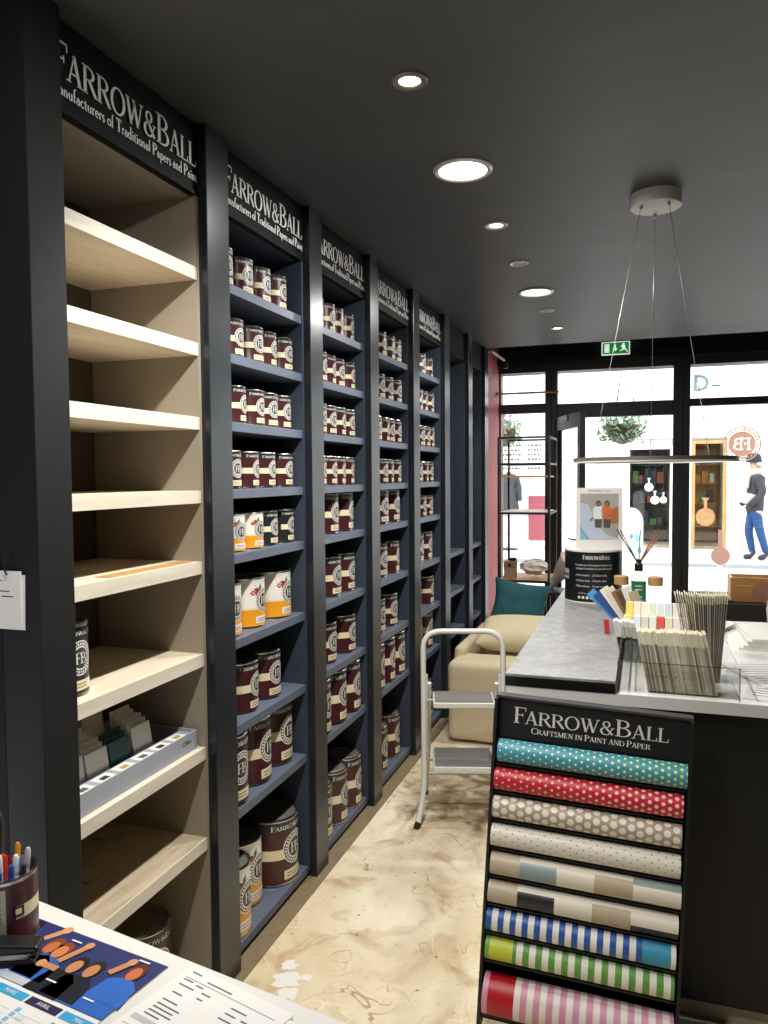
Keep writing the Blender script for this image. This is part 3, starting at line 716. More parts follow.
# ------------------------------------------------------------------ sofa and cushions
def pillow(name, sx, sy, sz, mt, label, cat, loc, rot, seed=1, pinch=.35):
    rnd = random.Random(seed); n = 14; m = MB(); P = []
    for side in (1, -1):
        for j in range(n+1):
            for i in range(n+1):
                u, v = i/n*2-1, j/n*2-1
                e = max(0, (1-u**4)*(1-v**4))**.5
                ear = 1+pinch*.25*(u*u*v*v) - pinch*.12*((1-u*u)*(v**4)+(1-v*v)*(u**4))
                P.append((u*sx/2*ear, v*sy/2*ear, side*sz/2*e*(1+rnd.uniform(-.05, .05))))
    k = (n+1)**2; F = []
    for j in range(n):
        for i in range(n):
            a = j*(n+1)+i; F.append((a, a+1, a+n+2, a+n+1)); F.append((k+a+n+1, k+a+n+2, k+a+1, k+a))
    m.add(P, F, mt); o = m.build(name, None, 180); 
    bmx = bmesh.new(); bmx.from_mesh(o.data); bmesh.ops.remove_doubles(bmx, verts=bmx.verts, dist=.0005); bmx.to_mesh(o.data); bmx.free()
    ss = o.modifiers.new('soft', 'SUBSURF'); ss.levels = 1; ss.render_levels = 1
    o.location = loc; o.rotation_euler = rot; return tag(o, label, cat)
def softbox(a, b, mt, r=.03, seed=0, amp=.004, div=6):
    bm = bmesh.new(); bmesh.ops.create_cube(bm, size=1)
    s = [b[i]-a[i] for i in range(3)]; c = [(b[i]+a[i])/2 for i in range(3)]
    for v in bm.verts: v.co = Vector((v.co.x*s[0]+c[0], v.co.y*s[1]+c[1], v.co.z*s[2]+c[2]))
    bmesh.ops.bevel(bm, geom=list(bm.edges), offset=r, segments=4, profile=.5, affect='EDGES')
    bmesh.ops.subdivide_edges(bm, edges=[e for e in bm.edges if e.calc_length() > .12], cuts=div, use_grid_fill=True)
    rnd = random.Random(seed)
    for v in bm.verts:
        w_ = math.sin(v.co.x*23+seed)*math.sin(v.co.y*19+seed*2)*math.sin(v.co.z*17+1); v.co += Vector((w_, w_*.7, w_*.5))*amp
    me = bpy.data.meshes.new('soft'); bm.to_mesh(me); bm.free(); me.materials.append(mt)
    for p in me.polygons: p.use_smooth = True
    return me
o = thing('sofa', 'beige slipcovered sofa with low back against the dark shelving', 'sofa', (0, 0, 0))
link('armrest', softbox((-1.075, 4.28, .02), (-.22, 4.56, .478), M_sofa, .04, 2), o)
link('back', softbox((-1.076, 4.45, .02), (-1.005, 5.30, .53), M_sofa, .03, 1), o)
link('armrest', softbox((-1.075, 5.06, .02), (-.22, 5.32, .478), M_sofa, .04, 3), o)
link('base', softbox((-.954, 4.562, .02), (-.25, 5.058, .30), M_sofa, .02, 4), o)
link('seat_cushion', softbox((-.952, 4.565, .302), (-.22, 5.055, .44), M_sofac, .04, 5), o)
pillow('beige_cushion', .60, .40, .155, M_sofac, 'plump beige cushion lying on the sofa arm', 'cushion', (-.695, 4.80, .560), (math.radians(12), 0, math.radians(2)), 2, .1)
pillow('teal_cushion', .37, .33, .17, M_teal, 'teal velvet cushion propped up on the beige sofa', 'cushion', (-.800, 5.20, .668), (math.radians(66), math.radians(9), math.radians(6)), 4, .5)

# ------------------------------------------------------------------ step ladder
o = thing('step_ladder', 'white two-step folding ladder with grey treads and tall hoop handle', 'step ladder', (-.765, 3.34, 0), math.radians(16))
def rounded(pts, r=.07, n=7):
    out = [Vector(pts[0])]
    for a, b, c in zip(pts, pts[1:], pts[2:]):
        a, b, c = Vector(a), Vector(b), Vector(c); d1 = (a-b).normalized(); d2 = (c-b).normalized()
        rr = min(r, (a-b).length*.49, (c-b).length*.49); p0 = b+d1*rr; p1 = b+d2*rr
        for i in range(n+1):
            t = i/n; out.append(p0*(1-t)**2+b*2*t*(1-t)+p1*t*t)
    out.append(Vector(pts[-1])); return out
MB().tube(rounded([(-.205, -.095, .012), (-.175, -.03, .15), (-.178, .0, .855), (.178, .0, .855), (.175, -.03, .15), (.205, -.095, .012)], .085), .0125, M_ladder, 10).build('hoop_frame', o, 60)
for sx in (-1, 1):
    MB().tube([(sx*.150, .005, .62), (sx*.152, .13, .30), (sx*.165, .27, .012)], .009, M_ladder, 8).build('rear_leg', o, 60)
    MB().tube([(sx*.212, -.102, 0), (sx*.203, -.090, .022)], .0145, M_dkplastic, 10).build('foot', o, 60)
    MB().tube([(sx*.166, .275, 0), (sx*.1645, .268, .020)], .012, M_dkplastic, 8).build('foot', o, 60)
    MB().tube([(sx*.163, .0, .66), (sx*.163, .01, .30)], .006, M_ladder, 8).build('side_bar', o, 60)
for z, y0, y1 in ((.565, -.105, .075), (.285, -.115, .125)):
    s_ = MB().box((-.135, y0, z-.028), (.135, y1, z-.004), M_ladder).build('step', o, bevel=.004)
    MB().box((-.128, y0+.008, z-.004), (.128, y1-.006, z), M_tread).build('tread', s_)
    MB().tube([(-.163, (y0+y1)/2, z-.016), (.163, (y0+y1)/2, z-.016)], .006, M_steel, 8).build('axle', s_)
MB().tube([(-.160, .20, .13), (.160, .20, .13)], .006, M_ladder, 8).build('rear_bar', o, 60)

# ------------------------------------------------------------------ counter
CX0, CY0, CY1 = -.385, 2.245, 4.10
o = thing('counter', 'black painted shop counter with pale skirting', 'counter', (0, 0, 0))
MB().box((CX0+.02, CY0+.035, .06), (1.9, 3.46, .895), M_black).box((CX0+.02, 3.46, .06), (-.06, CY1, .895), M_black).build('body', o)
MB().box((CX0+.02, CY0+.06, .0), (1.9, 3.44, .06), mat('pale_skirting', '#b9b0a0', .6)).build('skirting', o)
tag(MB().box((CX0, CY0, .896), (1.9, 3.48, .930), M_wtop).box((CX0, 3.48, .896), (-.05, CY1+.02, .930), M_wtop).build('worktop'), 'white laminate worktop covering the black counter', 'worktop')
t = thing('stone_slab', 'grey stone slab with black front edge lying on the white worktop', 'stone slab', (0, 0, 0))
MB().box((CX0-.002, CY0-.002, .9305), (-.075, CY1-.1, .9585), mat('slab_black_edge', '#101011', .4)).build('black_underside', t)
MB().box((CX0-.002, CY0-.002, .959), (-.075, CY1-.1, .966), M_stone).build('stone_top', t)
ZW, ZT = .9305, .9665

# wallpaper rack: local u along width, t down the slope, n towards the viewer
RW = .512; RO = (-.387, 2.113, .936); RYAW = math.radians(1.13); rackroot = thing('wallpaper_rack', 'black leaning display rack of wallpaper rolls with brand header against the counter', 'display rack', RO, RYAW)
LEAN = math.radians(4.92); TI = math.radians(2.58)
def rk(u, t, n):   # local coordinates of root (x right, y back, z up); t negative downwards
    a = u*math.cos(TI)+t*math.sin(TI); b = t*math.cos(TI)-u*math.sin(TI)
    return (a, b*math.sin(LEAN)-n*math.cos(LEAN), b*math.cos(LEAN)+n*math.sin(LEAN))
def rbox(mb, u0, u1, t0, t1, n0, n1, mt): mb.box((u0, t0, n0), (u1, t1, n1), mt, skew=lambda p: rk(*p)); return mb
FLO = -.925
hdm = rbox(MB(), .008, RW-.008, -.110, -.002, -.012, .004, M_black).build('header_panel', rackroot)
rbox(MB(), .0, RW, -.002, .004, -.035, .012, mat('grey_rack_edge', '#3c3c3d', .4)).build('top_edge', rackroot)
lm = MB(); lettering(lm, 'FARROW&BALL', mat('silver_lettering', '#cfcecb', .45), lambda s, z: rk(.050+s, -.068+z, .0052), .044, {0, 7}, .405)
lettering(lm, 'CRAFTSMEN IN PAINT AND PAPER', M_white, lambda s, z: rk(.100+s, -.092+z, .0052), .0160, {0, 13, 23}, .310)
lm.build('lettering', hdm)
for u0, u1 in ((.0, .008), (RW-.008, RW)): rbox(MB(), u0, u1, FLO+.012, -.002, -.050, .034, M_black).build('side_panel', rackroot)
rbox(MB(), .008, RW-.008, FLO+.012, -.112, -.050, -.042, M_black).build('back_panel', rackroot)
CT = [-.146-.0768*k for k in range(8)]+[-.808]
RD = [.031]*8+[.052]
for c, r in zip(CT, RD): rbox(MB(), .008, RW-.008, c-r-.008, c-r-.003, -.042, .020, M_black).build('ledge', rackroot)

def roll_mat(name, kind, a, b, c=None):
    k = NT(name, .45); v = k.sep(k.tc.outputs['Object']); u = v[0]
    ang = k.math('ARCTAN2', v[2], k.math('MULTIPLY', v[1], -1.0)); s = k.math('MULTIPLY', ang, .031)
    if kind == 'dots':
        pitch, rad, yel = c
        iu = k.math('DIVIDE', u, pitch); row = k.math('FLOOR', iu)
        off = k.math('MULTIPLY', k.math('MODULO', k.math('ABSOLUTE', row), 2.0), .5)
        fu = k.math('SUBTRACT', k.math('FRACT', iu), .5)
        fs = k.math('SUBTRACT', k.math('FRACT', k.math('ADD', k.math('DIVIDE', s, pitch*1.15), off)), .5)
        d = k.math('SQRT', k.math('ADD', k.math('MULTIPLY', fu, fu), k.math('MULTIPLY', k.math('MULTIPLY', fs, fs), 1.32)))
        g = k.ramp(u, .0, .5) if yel else None
        rr = k.math('MULTIPLY_ADD', g, rad*.6, rad*.7) if yel else rad
        f = k.math('LESS_THAN', d, rr)
        if isinstance(yel, str): bb = k.mix(g, b, yel)
        else: bb = b
        return k.done(k.mix(f, a, bb))
    if kind == 'stripes':
        f = k.math('LESS_THAN', k.math('FRACT', k.math('DIVIDE', u, c[0])), c[1])
        col = k.mix(f, b, a)
        for lo, hi, cc in c[2]:
            f2 = k.math('MULTIPLY', k.math('GREATER_THAN', u, lo), k.math('LESS_THAN', u, hi)); col = k.mix(f2, col, cc)
        return k.done(col)
    if kind == 'blocks':
        col = k.mix(0.0, a, a)
        for lo, hi, slo, shi, cc in c:
            f2 = k.math('MULTIPLY', k.math('MULTIPLY', k.math('GREATER_THAN', u, lo), k.math('LESS_THAN', u, hi)), k.math('MULTIPLY', k.math('GREATER_THAN', s, slo), k.math('LESS_THAN', s, shi))); col = k.mix(f2, col, cc)
        return k.done(col)
# roll local: x along the roll; y, z across, angle 0 = +y
ROLLM = [roll_mat('teal_dot_paper', 'dots', '#3f93a4', '#eef1ea', (.0155, .22, '#dfe06a')), roll_mat('red_dot_paper', 'dots', '#c01f2e', '#e9b7b4', (.0165, .24, 'same') if False else (.0165, .25, '#f0d0c8')),
 roll_mat('taupe_big_dot_paper', 'dots', '#a89a86', '#e9e2d4', (.022, .40, None)), roll_mat('white_small_dot_paper', 'dots', '#dfdacd', '#5c564e', (.017, .11, None)),
 roll_mat('grey_block_paper', 'blocks', '#e3dccd', None, [(0, .080, -.2, .2, '#bdb09b'), (.080, .178, -.2, .026, '#8f9fa2'), (.275, .372, -.2, .030, '#b9aa90'), (.372, .54, .022, .2, '#8f9ea0'), (.372, .54, -.2, -.022, '#8f9ea0')]),
 roll_mat('black_block_paper', 'blocks', '#e3dccd', None, [(0, .080, -.2, .2, '#bdb09b'), (.080, .178, -.2, .024, '#26242b'), (.275, .372, -.2, .030, '#b5a78f'), (.372, .54, -.2, -.004, '#1f1d21')]),
 roll_mat('blue_stripe_paper', 'stripes', '#1f56a8', '#e9e7e0', (.0325, .5, [(.405, .475, '#3d97bb')])), roll_mat('green_stripe_paper', 'stripes', '#5f9a3f', '#e6e6da', (.034, .5, [(.0, .012, '#6aa84a'), (.012, .075, '#c4cc3d')])),
 roll_mat('pink_stripe_paper', 'stripes', '#cf94ad', '#e8ddd9', (.034, .5, [(.015, .085, '#b3101f')]))]
RL = ['teal wallpaper roll with white and yellow dots, topmost in the rack', 'red dotted wallpaper roll', 'taupe wallpaper roll with large cream dots', 'off-white wallpaper roll with tiny dark dots',
      'cream wallpaper roll with blue-grey and taupe blocks', 'cream wallpaper roll with black and taupe blocks', 'blue and white striped wallpaper roll', 'green and white striped wallpaper roll with yellow end', 'pink and white striped wallpaper roll with red band, lowest in the rack']
RU = [(.015, .502), (.010, .496), (.010, .496), (.010, .497), (.013, .502), (.011, .499), (.010, .497), (.012, .497), (.014, .500)]
BASE = Matrix.Translation(Vector(RO)) @ Matrix.Rotation(RYAW, 4, 'Z')
for c, r, mt, lb, (u0, u1) in zip(CT, RD, ROLLM, RL, RU):
    L = u1-u0; P0 = BASE @ Vector(rk(u0, c, .010)); P1 = BASE @ Vector(rk(u1, c, .010))
    o = thing('wallpaper_roll', lb, 'wallpaper roll', P0, 0, 'wallpaper rolls in the rack'); 
    X = (P1-P0).normalized(); Z0 = Vector((0, 0, 1)); Yy = Z0.cross(X).normalized(); Zz = X.cross(Yy)
    o.rotation_euler = Matrix((X, Yy, Zz)).transposed().to_euler()
    n = 40; m = MB(); vs = []
    for x in (0, L):
        for i in range(n): vs.append((x, r*math.cos(2*PI*i/n), r*math.sin(2*PI*i/n)))
    m.add(vs, [(i, n+i, n+(i+1) % n, (i+1) % n) for i in range(n)], mt)
    m.build('paper', o, 40)
    e = MB(); 
    for x, sg in ((0, 1), (L, -1)):
        ri = r*.45; vs = []
        for i in range(n): vs += [(x, r*math.cos(2*PI*i/n), r*math.sin(2*PI*i/n)), (x+sg*.002, ri*math.cos(2*PI*i/n), ri*math.sin(2*PI*i/n))]
        e.add(vs, [(2*i, (2*i+2) % (2*n), (2*i+3) % (2*n), 2*i+1) for i in range(n)], M_paper)
        e.add([(x+sg*.002, ri*math.cos(2*PI*i/n), ri*math.sin(2*PI*i/n)) for i in range(n)], [tuple(range(n))], M_dkplastic)
    e.build('rolled_end', o)

# ------------------------------------------------------------------ things on the counter
o = thing('display_tin', 'oversized black tin display with white printed text on the counter', 'display tin', (-.225, 3.70, ZT), math.radians(-90))
R0, h0 = .129, .240
MB().lathe([(R0, 0), (R0, .006), (R0, h0-.008), (R0, h0), (R0*.97, h0), (R0*.97, h0-.005), (.001, h0-.005)], 56, M_black, cap=False, mfun=lambda j, i: M_offw if j in (0, 2, 3, 4) else (mat('display_black', '#14161b', .4) if j == 1 else M_offw)).build('body', o, 40)
pt_body = o; tm = MB(); Rp = R0+.0006; wp = lambda c0, z0: (lambda s, z: (Rp*math.cos((s+c0)/Rp), Rp*math.sin((s+c0)/Rp), z0+z))
lettering(tm, 'FARROW&BALL', M_offw, wp(-.040, .200), .019, {0, 7}, .125, bold=1.4)
tm.build('brand_lettering', pt_body); tm = MB()
sans(tm, 'To view our rich palette of paint and', M_offw, wp(-.078, .170), .0135, .172); sans(tm, 'wallpaper in homes all over the world', M_offw, wp(-.075, .154), .0135, .168)
tm.build('slogan', pt_body).__setitem__('kind', 'stuff'); tm = MB()
for j, (ta, tb) in enumerate((('Paint samples', 'Colour cards'), ('Wallpaper books', 'Interior advice'), ('Brushes', 'and more'))):
    for c0, tt in ((-.065, ta), (.012, tb)):
        sans(tm, tt, M_offw, wp(c0, .124-j*.025), .0135, .056)
        tm.poly([wp(c0-.010, .122-j*.024)(*q) for q in ((0, .004), (.003, 0), (.008, .011), (.007, .012), (.003, .003), (.001, .005))], M_offw)
tm.build('checklist', pt_body).__setitem__('kind', 'stuff'); tm = MB()
sans(tm, 'Find us here', M_offw, wp(-.06, .043), .009, .036)
for k in range(5): tm.poly([wp(-.057+k*.019, .026)(.0065*math.cos(t*PI/8), .0065*math.sin(t*PI/8)) for t in range(16)], M_offw)
tm.build('icon_row', pt_body).__setitem__('kind', 'stuff'); tm = MB()
patch(tm, Rp, -1.6, -.93, .105, .15, mat('brush_photo', '#c9b3a0', .5)); patch(tm, Rp+.0004, -1.5, -.95, .118, .128, mat('brush_photo_dark', '#5b3b34', .5))
tm.build('brush_picture', o)
o = thing('poster_card', 'white framed photo card of two people painting, standing on the display tin', 'poster', (-.200, 3.70, ZT+.2355), math.radians(3))
def pt(x, z): return (x, 0, z)
MB().box((-.105, 0, 0), (.105, .006, .285), M_offw, skew=lambda p: (p[0], p[1]+p[2]*.10, p[2])).build('card', o)
pm = MB(); sk = lambda x, z, d=.0008: (x, z*.10-d, z)
def pp(pts, c, d=.0008): pm.poly([sk(x, z, d) for x, z in pts], mat('poster_'+c[1:], c, .5))
pp([(-.086, .045), (.086, .045), (.086, .258), (-.086, .258)], '#a8a39c')
pp([(-.086, .045), (-.086, .215), (-.05, .21), (-.02, .13), (.03, .07), (.086, .05), (.086, .045)], '#b9c4d6', .0012)
pp([(-.086, .045), (-.086, .10), (-.05, .045)], '#7fb6d2', .0016); pp([(-.086, .10), (-.086, .108), (-.042, .045), (-.05, .045)], '#5f9fc4', .0016)
pp([(.03, .12), (.086, .12), (.086, .20), (.045, .18)], '#a5713e', .0016)
for x, hd, to, lg in ((-.004, '#3a2c25', '#dfe3e2', '#5b4f45'), (.035, '#4a3328', '#d9622e', '#4f4a47')):
    pp([(x-.014, .10), (x+.014, .10), (x+.017, .145), (x-.017, .145)], lg, .002)
    pp([(x-.022, .14), (x+.020, .14), (x+.024, .185), (x+.012, .20), (x-.012, .20), (x-.025, .185)], to, .0024)
    pp([(x+.012*math.cos(t*PI/6), .212+.014*math.sin(t*PI/6)) for t in range(12)], hd, .0028)
    pp([(x+.008*math.cos(t*PI/6), .209+.009*math.sin(t*PI/6)) for t in range(12)], '#9c6f55', .0032)
pp([(-.03, .15), (-.045, .135), (-.04, .13), (-.022, .145)], '#9c6f55', .003); pp([(.055, .15), (.02, .155), (.02, .163), (.058, .16)], '#9c6f55', .003)
pm.build('photo', o)
pm = MB(); sans(pm, 'FARROW&BALL   Colour', M_ink, lambda s, z: sk(-.05+s, .268+z), .010, .10); pm.build('caption', o)

# clear acrylic tray holding cards
AX0, AX1, AY0, AY1, AH = -.070, .250, 2.265, 2.62, .090
o = thing('acrylic_tray', 'clear acrylic tray at the front of the white worktop', 'tray', (0, 0, ZW))
MB().box((AX0, AY0, 0), (AX1, AY1, .004), M_acryl).build('base', o)
for a, b in (((AX0, AY0, .004), (AX1, AY0+.004, AH)), ((AX0, AY1-.004, .004), (AX1, AY1, AH+.03)), ((AX0, AY0+.004, .004), (AX0+.004, AY1-.004, AH)), ((AX1-.004, AY0+.004, .004), (AX1, AY1-.004, AH)), ((AX0+.046, AY0+.004, .004), (AX0+.050, AY1-.004, AH-.02))):
    MB().box(a, b, M_acryl).build('wall', o)
for a, b in (((AX0, AY0-.0005, AH-.0025), (AX1, AY0+.0045, AH)), ((AX0, AY0, AH-.0025), (AX0+.0045, AY1, AH)), ((AX1-.0045, AY0, AH-.0025), (AX1, AY1, AH)), ((AX0-.0004, AY0-.0004, .0), (AX0+.0036, AY0+.0036, AH)), ((AX1-.0036, AY0-.0004, .0), (AX1+.0004, AY0+.0036, AH))):
    MB().box(a, b, glass('acrylic_edge', (.80, .83, .82), .25, .1) if 'acrylic_edge' not in MATS else MATS['acrylic_edge']).build('polished_edge', o)
CARD = [mat('card_%d' % i, c, .6, vary=.03) for i, c in enumerate(('#9d917b', '#b3a994', '#877c6c', '#bfb7a5', '#a59e8d', '#7c766b', '#cbc3b0', '#918b7c', '#ae9e84', '#6b655a'))]
M_ctop = mat('card_cream_tip', '#d8cfb4', .6)
rnd = random.Random(11)
def cards(label, x0, x1, n, y0, y1, z0, z1, fan=0.0, lean=0.0, ylean=0.0, tip=.018, name='colour_card_stack', pal=CARD, tipm=M_ctop):
    o = thing(name, label, 'colour cards', ((x0+x1)/2, y0, z0), 0); body = MB(); tp = MB(); W = x1-x0
    for i in range(n):
        xa = -W/2+W*i/n; xb = xa+W/n*.86; hh = z1-z0+rnd.uniform(-.003, .003); f = (i/(n-1)-.5)*fan+lean
        sk_ = lambda p, f=f, hh=hh: (p[0]+f*p[2]/hh, p[1]+ylean*p[2]/hh, p[2])
        body.box((xa, 0, 0), (xb, y1-y0, hh-tip), rnd.choice(pal), skew=sk_)
        tp.box((xa, -.0005, hh-tip), (xb, y1-y0+.0005, hh), tipm, skew=sk_)
    b = body.build('cards', o); b['kind'] = 'stuff'; t_ = tp.build('cream_tips', o); t_['kind'] = 'stuff'; return o
cards('block of grey-brown colour strips with cream tops in the acrylic tray', .012, .196, 40, 2.285, 2.34, ZW+.0045, 1.098, 0, -.030, .03, .036)
cards('fanned bunch of taupe colour strips standing tall in the tray', .135, .215, 22, 2.45, 2.52, ZW+.0045, 1.185, .070, -.012, .03, .026)
cards('small dark-edged booklets with white tops on the grey slab', -.070, -.004, 9, 2.66, 2.715, ZW, 1.066, 0, -.026, -.035, .055, 'booklet_stack', [M_dkplastic, M_charc, M_dkplastic], M_offw)
# stepped holder of paint chips behind the tray
o = thing('chip_holder', 'white stepped holder with rows of pastel paint chips', 'chip holder', (.055, 2.74, ZW))
MB().box((-.12, .0, 0), (.12, .05, .085), M_offw).box((-.12, .05, 0), (.12, .10, .125), M_offw).build('stand', o, bevel=.002)
PAST = ['#e6d765', '#e9e3c5', '#efe6d2', '#dfe6d5', '#e3ecec', '#d5e2ea', '#ece6e0', '#e8c9bd', '#d9543a', '#efd9d2', '#d7cfc5', '#e9ece4']
for rowi, (yy, zz) in enumerate(((.012, .0855), (.062, .1255))):
    for i in range(9):
        c = PAST[(i*5+rowi*3) % 12] if rowi == 0 else PAST[(i) % 8]
        MB().box((-.115+i*.0257, yy, zz), (-.115+i*.0257+.0235, yy+.022, zz+.045), mat('chip_'+c[1:], c, .5), skew=lambda p, yy=yy, zz=zz: (p[0], p[1]+(p[2]-zz)*.35, p[2])).build('paint_chip', o)
# fan deck leaning left
o = thing('fan_deck', 'fanned deck of blue, cream and brown colour strips leaning left', 'fan deck', (-.035, 2.93, ZW+.0355))
for i, (c, a, L) in enumerate((('#4aa0d8', -46, .215), ('#2f4f92', -43.5, .20), ('#ece8dc', -36, .205), ('#e4dcc8', -33, .20), ('#8a6a4a', -30, .185), ('#5b4636', -27, .18), ('#e9e6da', -22, .19), ('#b9a98c', -18, .17))):
    R_ = Matrix.Rotation(math.radians(a), 3, 'Y')
    m = MB(); m.obox((0, 0, L/2), (.034, .003, L), mat('deck_'+c[1:], c, .5)); m.v = [tuple(R_ @ Vector(p)+Vector((i*.007, -i*.006, .002))) for p in m.v]
    m.build('strip', o)
tagm = MB().box((-.135, 2.90, ZT+.001), (-.117, 2.903, ZT+.052), mat('red_tag', '#a51722', .5), skew=lambda p: (p[0]+(p[2]-ZT)*-.08, p[1]+(p[2]-ZT)*.2, p[2]))
tag(tagm.build('red_tag'), 'small red tag hanging below the blue strips on the grey slab', 'tag')
# reed diffuser and two jars
o = thing('reed_diffuser', 'green-labelled reed diffuser bottle with dark and orange sticks', 'reed diffuser', (-.022, 3.40, ZW))
MB().lathe([(.030, 0), (.033, .004), (.033, .190), (.028, .205), (.013, .212), (.013, .222)], 28, glass('bottle_glass', (.86, .93, .88), .12, .05)).build('bottle', o, 40)
lb = MB(); patch(lb, .0337, -2.6, -.5, .065, .172, mat('green_label', '#1f7a5c', .5), 12)
for z in (.15, .135, .105, .09): patch(lb, .0341, -2.0, -1.1, z, z+.004, M_offw)
lb.build('label', o); MB().lathe([(.017, .213), (.017, .240), (.010, .248), (.010, .262)], 20, M_dkplastic).build('collar', o, 40)
for i, (ax, ay, c) in enumerate(((-.36, .05, '#3a2f2b'), (-.30, -.1, '#5b4a40'), (.02, .1, '#7c8f86'), (.26, -.06, '#b07a3e'), (.32, .08, '#c2643a'), (.38, 0, '#8d6a4a'))):
    MB().tube([(ax*.02, ay*.02, .25), (ax*.25, ay*.2, .385)], .0026, mat('reed_'+c[1:], c, .6), 6).build('reed', o)
for x, lbl in ((-.092, 'clear jar with wooden lid left of the reed diffuser'), (.045, 'clear jar with wooden lid right of the reed diffuser')):
    o = thing('lidded_jar', lbl, 'jar', (x, 3.42, ZW), 0, 'clear jars with wooden lids')
    MB().lathe([(.026, 0), (.028, .003), (.028, .145), (.026, .150)], 24, glass('jar_glass_%d' % (x > 0), (.93, .96, .94), .10, .02)).build('jar_body', o, 40)
    MB().lathe([(.030, .151), (.030, .184), (.027, .187)], 24, M_brown).build('lid', o, 40)
# paper stacks and leaflets on the right
for i in range(5):
    tag(MB().box((-.075, -.17, 0), (.075, .17, .008), M_paper if i % 2 else M_offw).build('brochure', loc=(.415+.006*(i % 3), 3.10, ZW+i*.0085), rz=math.radians(-8+3*i)), ['bottom', 'second', 'middle', 'fourth', 'topmost'][i]+' brochure of the small pile behind the fanned strips', 'brochure', 'brochure pile')
for i, (x, y, a) in enumerate(((.40, 2.42, -14), (.385, 2.60, 20))):
    o = MB().box((-.11, -.15, 0), (.11, .15, .0015), M_paper); 
    for k in range(9): o.box((-.09, .11-k*.027, .0015), (.04+.04*((k*7) % 3), .114-k*.027, .0018), M_ink)
    tag(o.build('leaflet', loc=(x, y, ZW+i*.002), rz=math.radians(a)), ['printed white leaflet at the front edge of the worktop', 'printed white leaflet lying behind the front one'][i], 'leaflet', 'leaflets on the worktop')
tag(MB().box((-.10, -.14, 0), (.10, .14, .006), mat('open_magazine', '#e6e4e0', .4), skew=lambda p: (p[0], p[1], p[2]+.05*(p[0]+.1))).box((-.06, -.08, .0062), (.03, .03, .0066), M_dkplastic, skew=lambda p: (p[0], p[1], p[2]+.05*(p[0]+.1))).build('magazine', loc=(.22, 3.32, ZW), rz=math.radians(-25)), 'glossy white magazine curling up behind the brochures', 'magazine')
o = thing('ceramic_vase', 'pinkish white vase at the right end of the worktop', 'vase', (.515, 3.36, ZW))
MB().lathe([(.035, 0), (.05, .03), (.055, .08), (.045, .13), (.035, .16), (.038, .17), (.030, .165), (.03, .12)], 28, mat('rosy_ceramic', '#e3cfc6', .4), cap=False).build('body', o, 50)
MB().lathe([(.035, .001), (.001, .001)], 28, mat('rosy_ceramic', '#e3cfc6', .4), cap=False).build('foot', o)
o = thing('wire_holder', 'small black wire holder in front of the vase', 'wire holder', (.470, 2.84, ZW+.001))
for k in range(4): MB().tube([(-.03+k*.02, -.05, .002), (-.03+k*.02, -.05, .05), (-.03+k*.02, .05, .065), (-.03+k*.02, .05, .002)], .002, M_dkplastic, 6).build('wire', o)
MB().tube([(-.035, -.05, .002), (.035, -.05, .002), (.035, .05, .002), (-.035, .05, .002)], .002, M_dkplastic, 6).build('base_wire', o)

# ------------------------------------------------------------------ desk in the foreground and what lies on it
ZD = .78; DR = math.radians(-10.4)
dk = thing('desk', 'white desk in the near corner with papers on it', 'desk', (-1.038, 1.096, 0), DR)
MB().box((-.27, -1.1, ZD-.035), (1.05, 0, ZD), M_desk).build('desk_top', dk, bevel=.003)
for x, y in ((-.22, -.06), (1.0, -.06), (-.22, -1.04), (1.0, -1.04)): MB().box((x-.025, y-.025, 0), (x+.025, y+.025, ZD-.035), M_steel).build('leg', dk)
# pen tin
PT = (-1.012, .990, ZD+.0005)
o = thing('pen_tin', 'opened paint tin used as a pen holder on the white desk', 'pen holder', PT, math.radians(-46))
r, h = .050, .118
MB().lathe([(r*.97, 0), (r*1.01, .0015), (r, .004), (r, .42*h), (r, .60*h), (r, .93*h), (r, .97*h), (r*1.03, .985*h), (r*1.02, h), (r*.94, h), (r*.93, .5*h), (r*.93, .012), (.001, .012)], 40, M_maroon, cap=False, mfun=lambda j, i: M_tinmetal if j in (0, 1, 5, 6, 7, 8, 9, 10, 11) else (M_cream if j == 3 and 2 <= i <= 9 else M_maroon)).build('body', o, 40)
s = MB(); patch(s, r+.0006, -1.35, .02, .10*h, .88*h, mat('grey_info_label', '#b9b5a2', .5), 12)
for k in range(7): patch(s, r+.001, -1.2, -.12, (.78-k*.06)*h, (.795-k*.06)*h, M_ink)
for k in range(3):
    for q in range(2): patch(s, r+.001, -1.2+k*.4, -1.08+k*.4, (.15+q*.09)*h, (.20+q*.09)*h, M_dkplastic, 2)
patch(s, r+.0008, .22, .58, .46*h, .60*h, M_dkplastic, 4); patch(s, r+.001, .30, .5, .49*h, .57*h, M_cream, 3); s.build('label', o)
PEN = [('#c21f2b', -.025, -.02), ('#c21f2b', -.03, .004), ('#d9d9d6', -.012, -.028), ('#1f3f8f', .012, -.024), ('#d9d9d6', .002, -.012), ('#274c9c', .022, -.01), ('#c9302c', -.012, .012), ('#e3e3e0', .014, .008), ('#2d2d33', .028, .008), ('#3156a8', .005, .022), ('#c98a2a', -.004, .03), ('#b8b8bb', .024, .022), ('#d04a2a', -.026, .022)]
NM = {'#c2': 'red', '#d9': 'white', '#1f': 'blue', '#27': 'blue', '#c9': 'red', '#e3': 'white', '#2d': 'black', '#31': 'blue', '#b8': 'silver', '#d0': 'orange-red'}
WORD = ['front', 'middle', 'rear', 'rearmost']; SEEN = {}; PEN.sort(key=lambda q: q[2]-q[1]*.6)
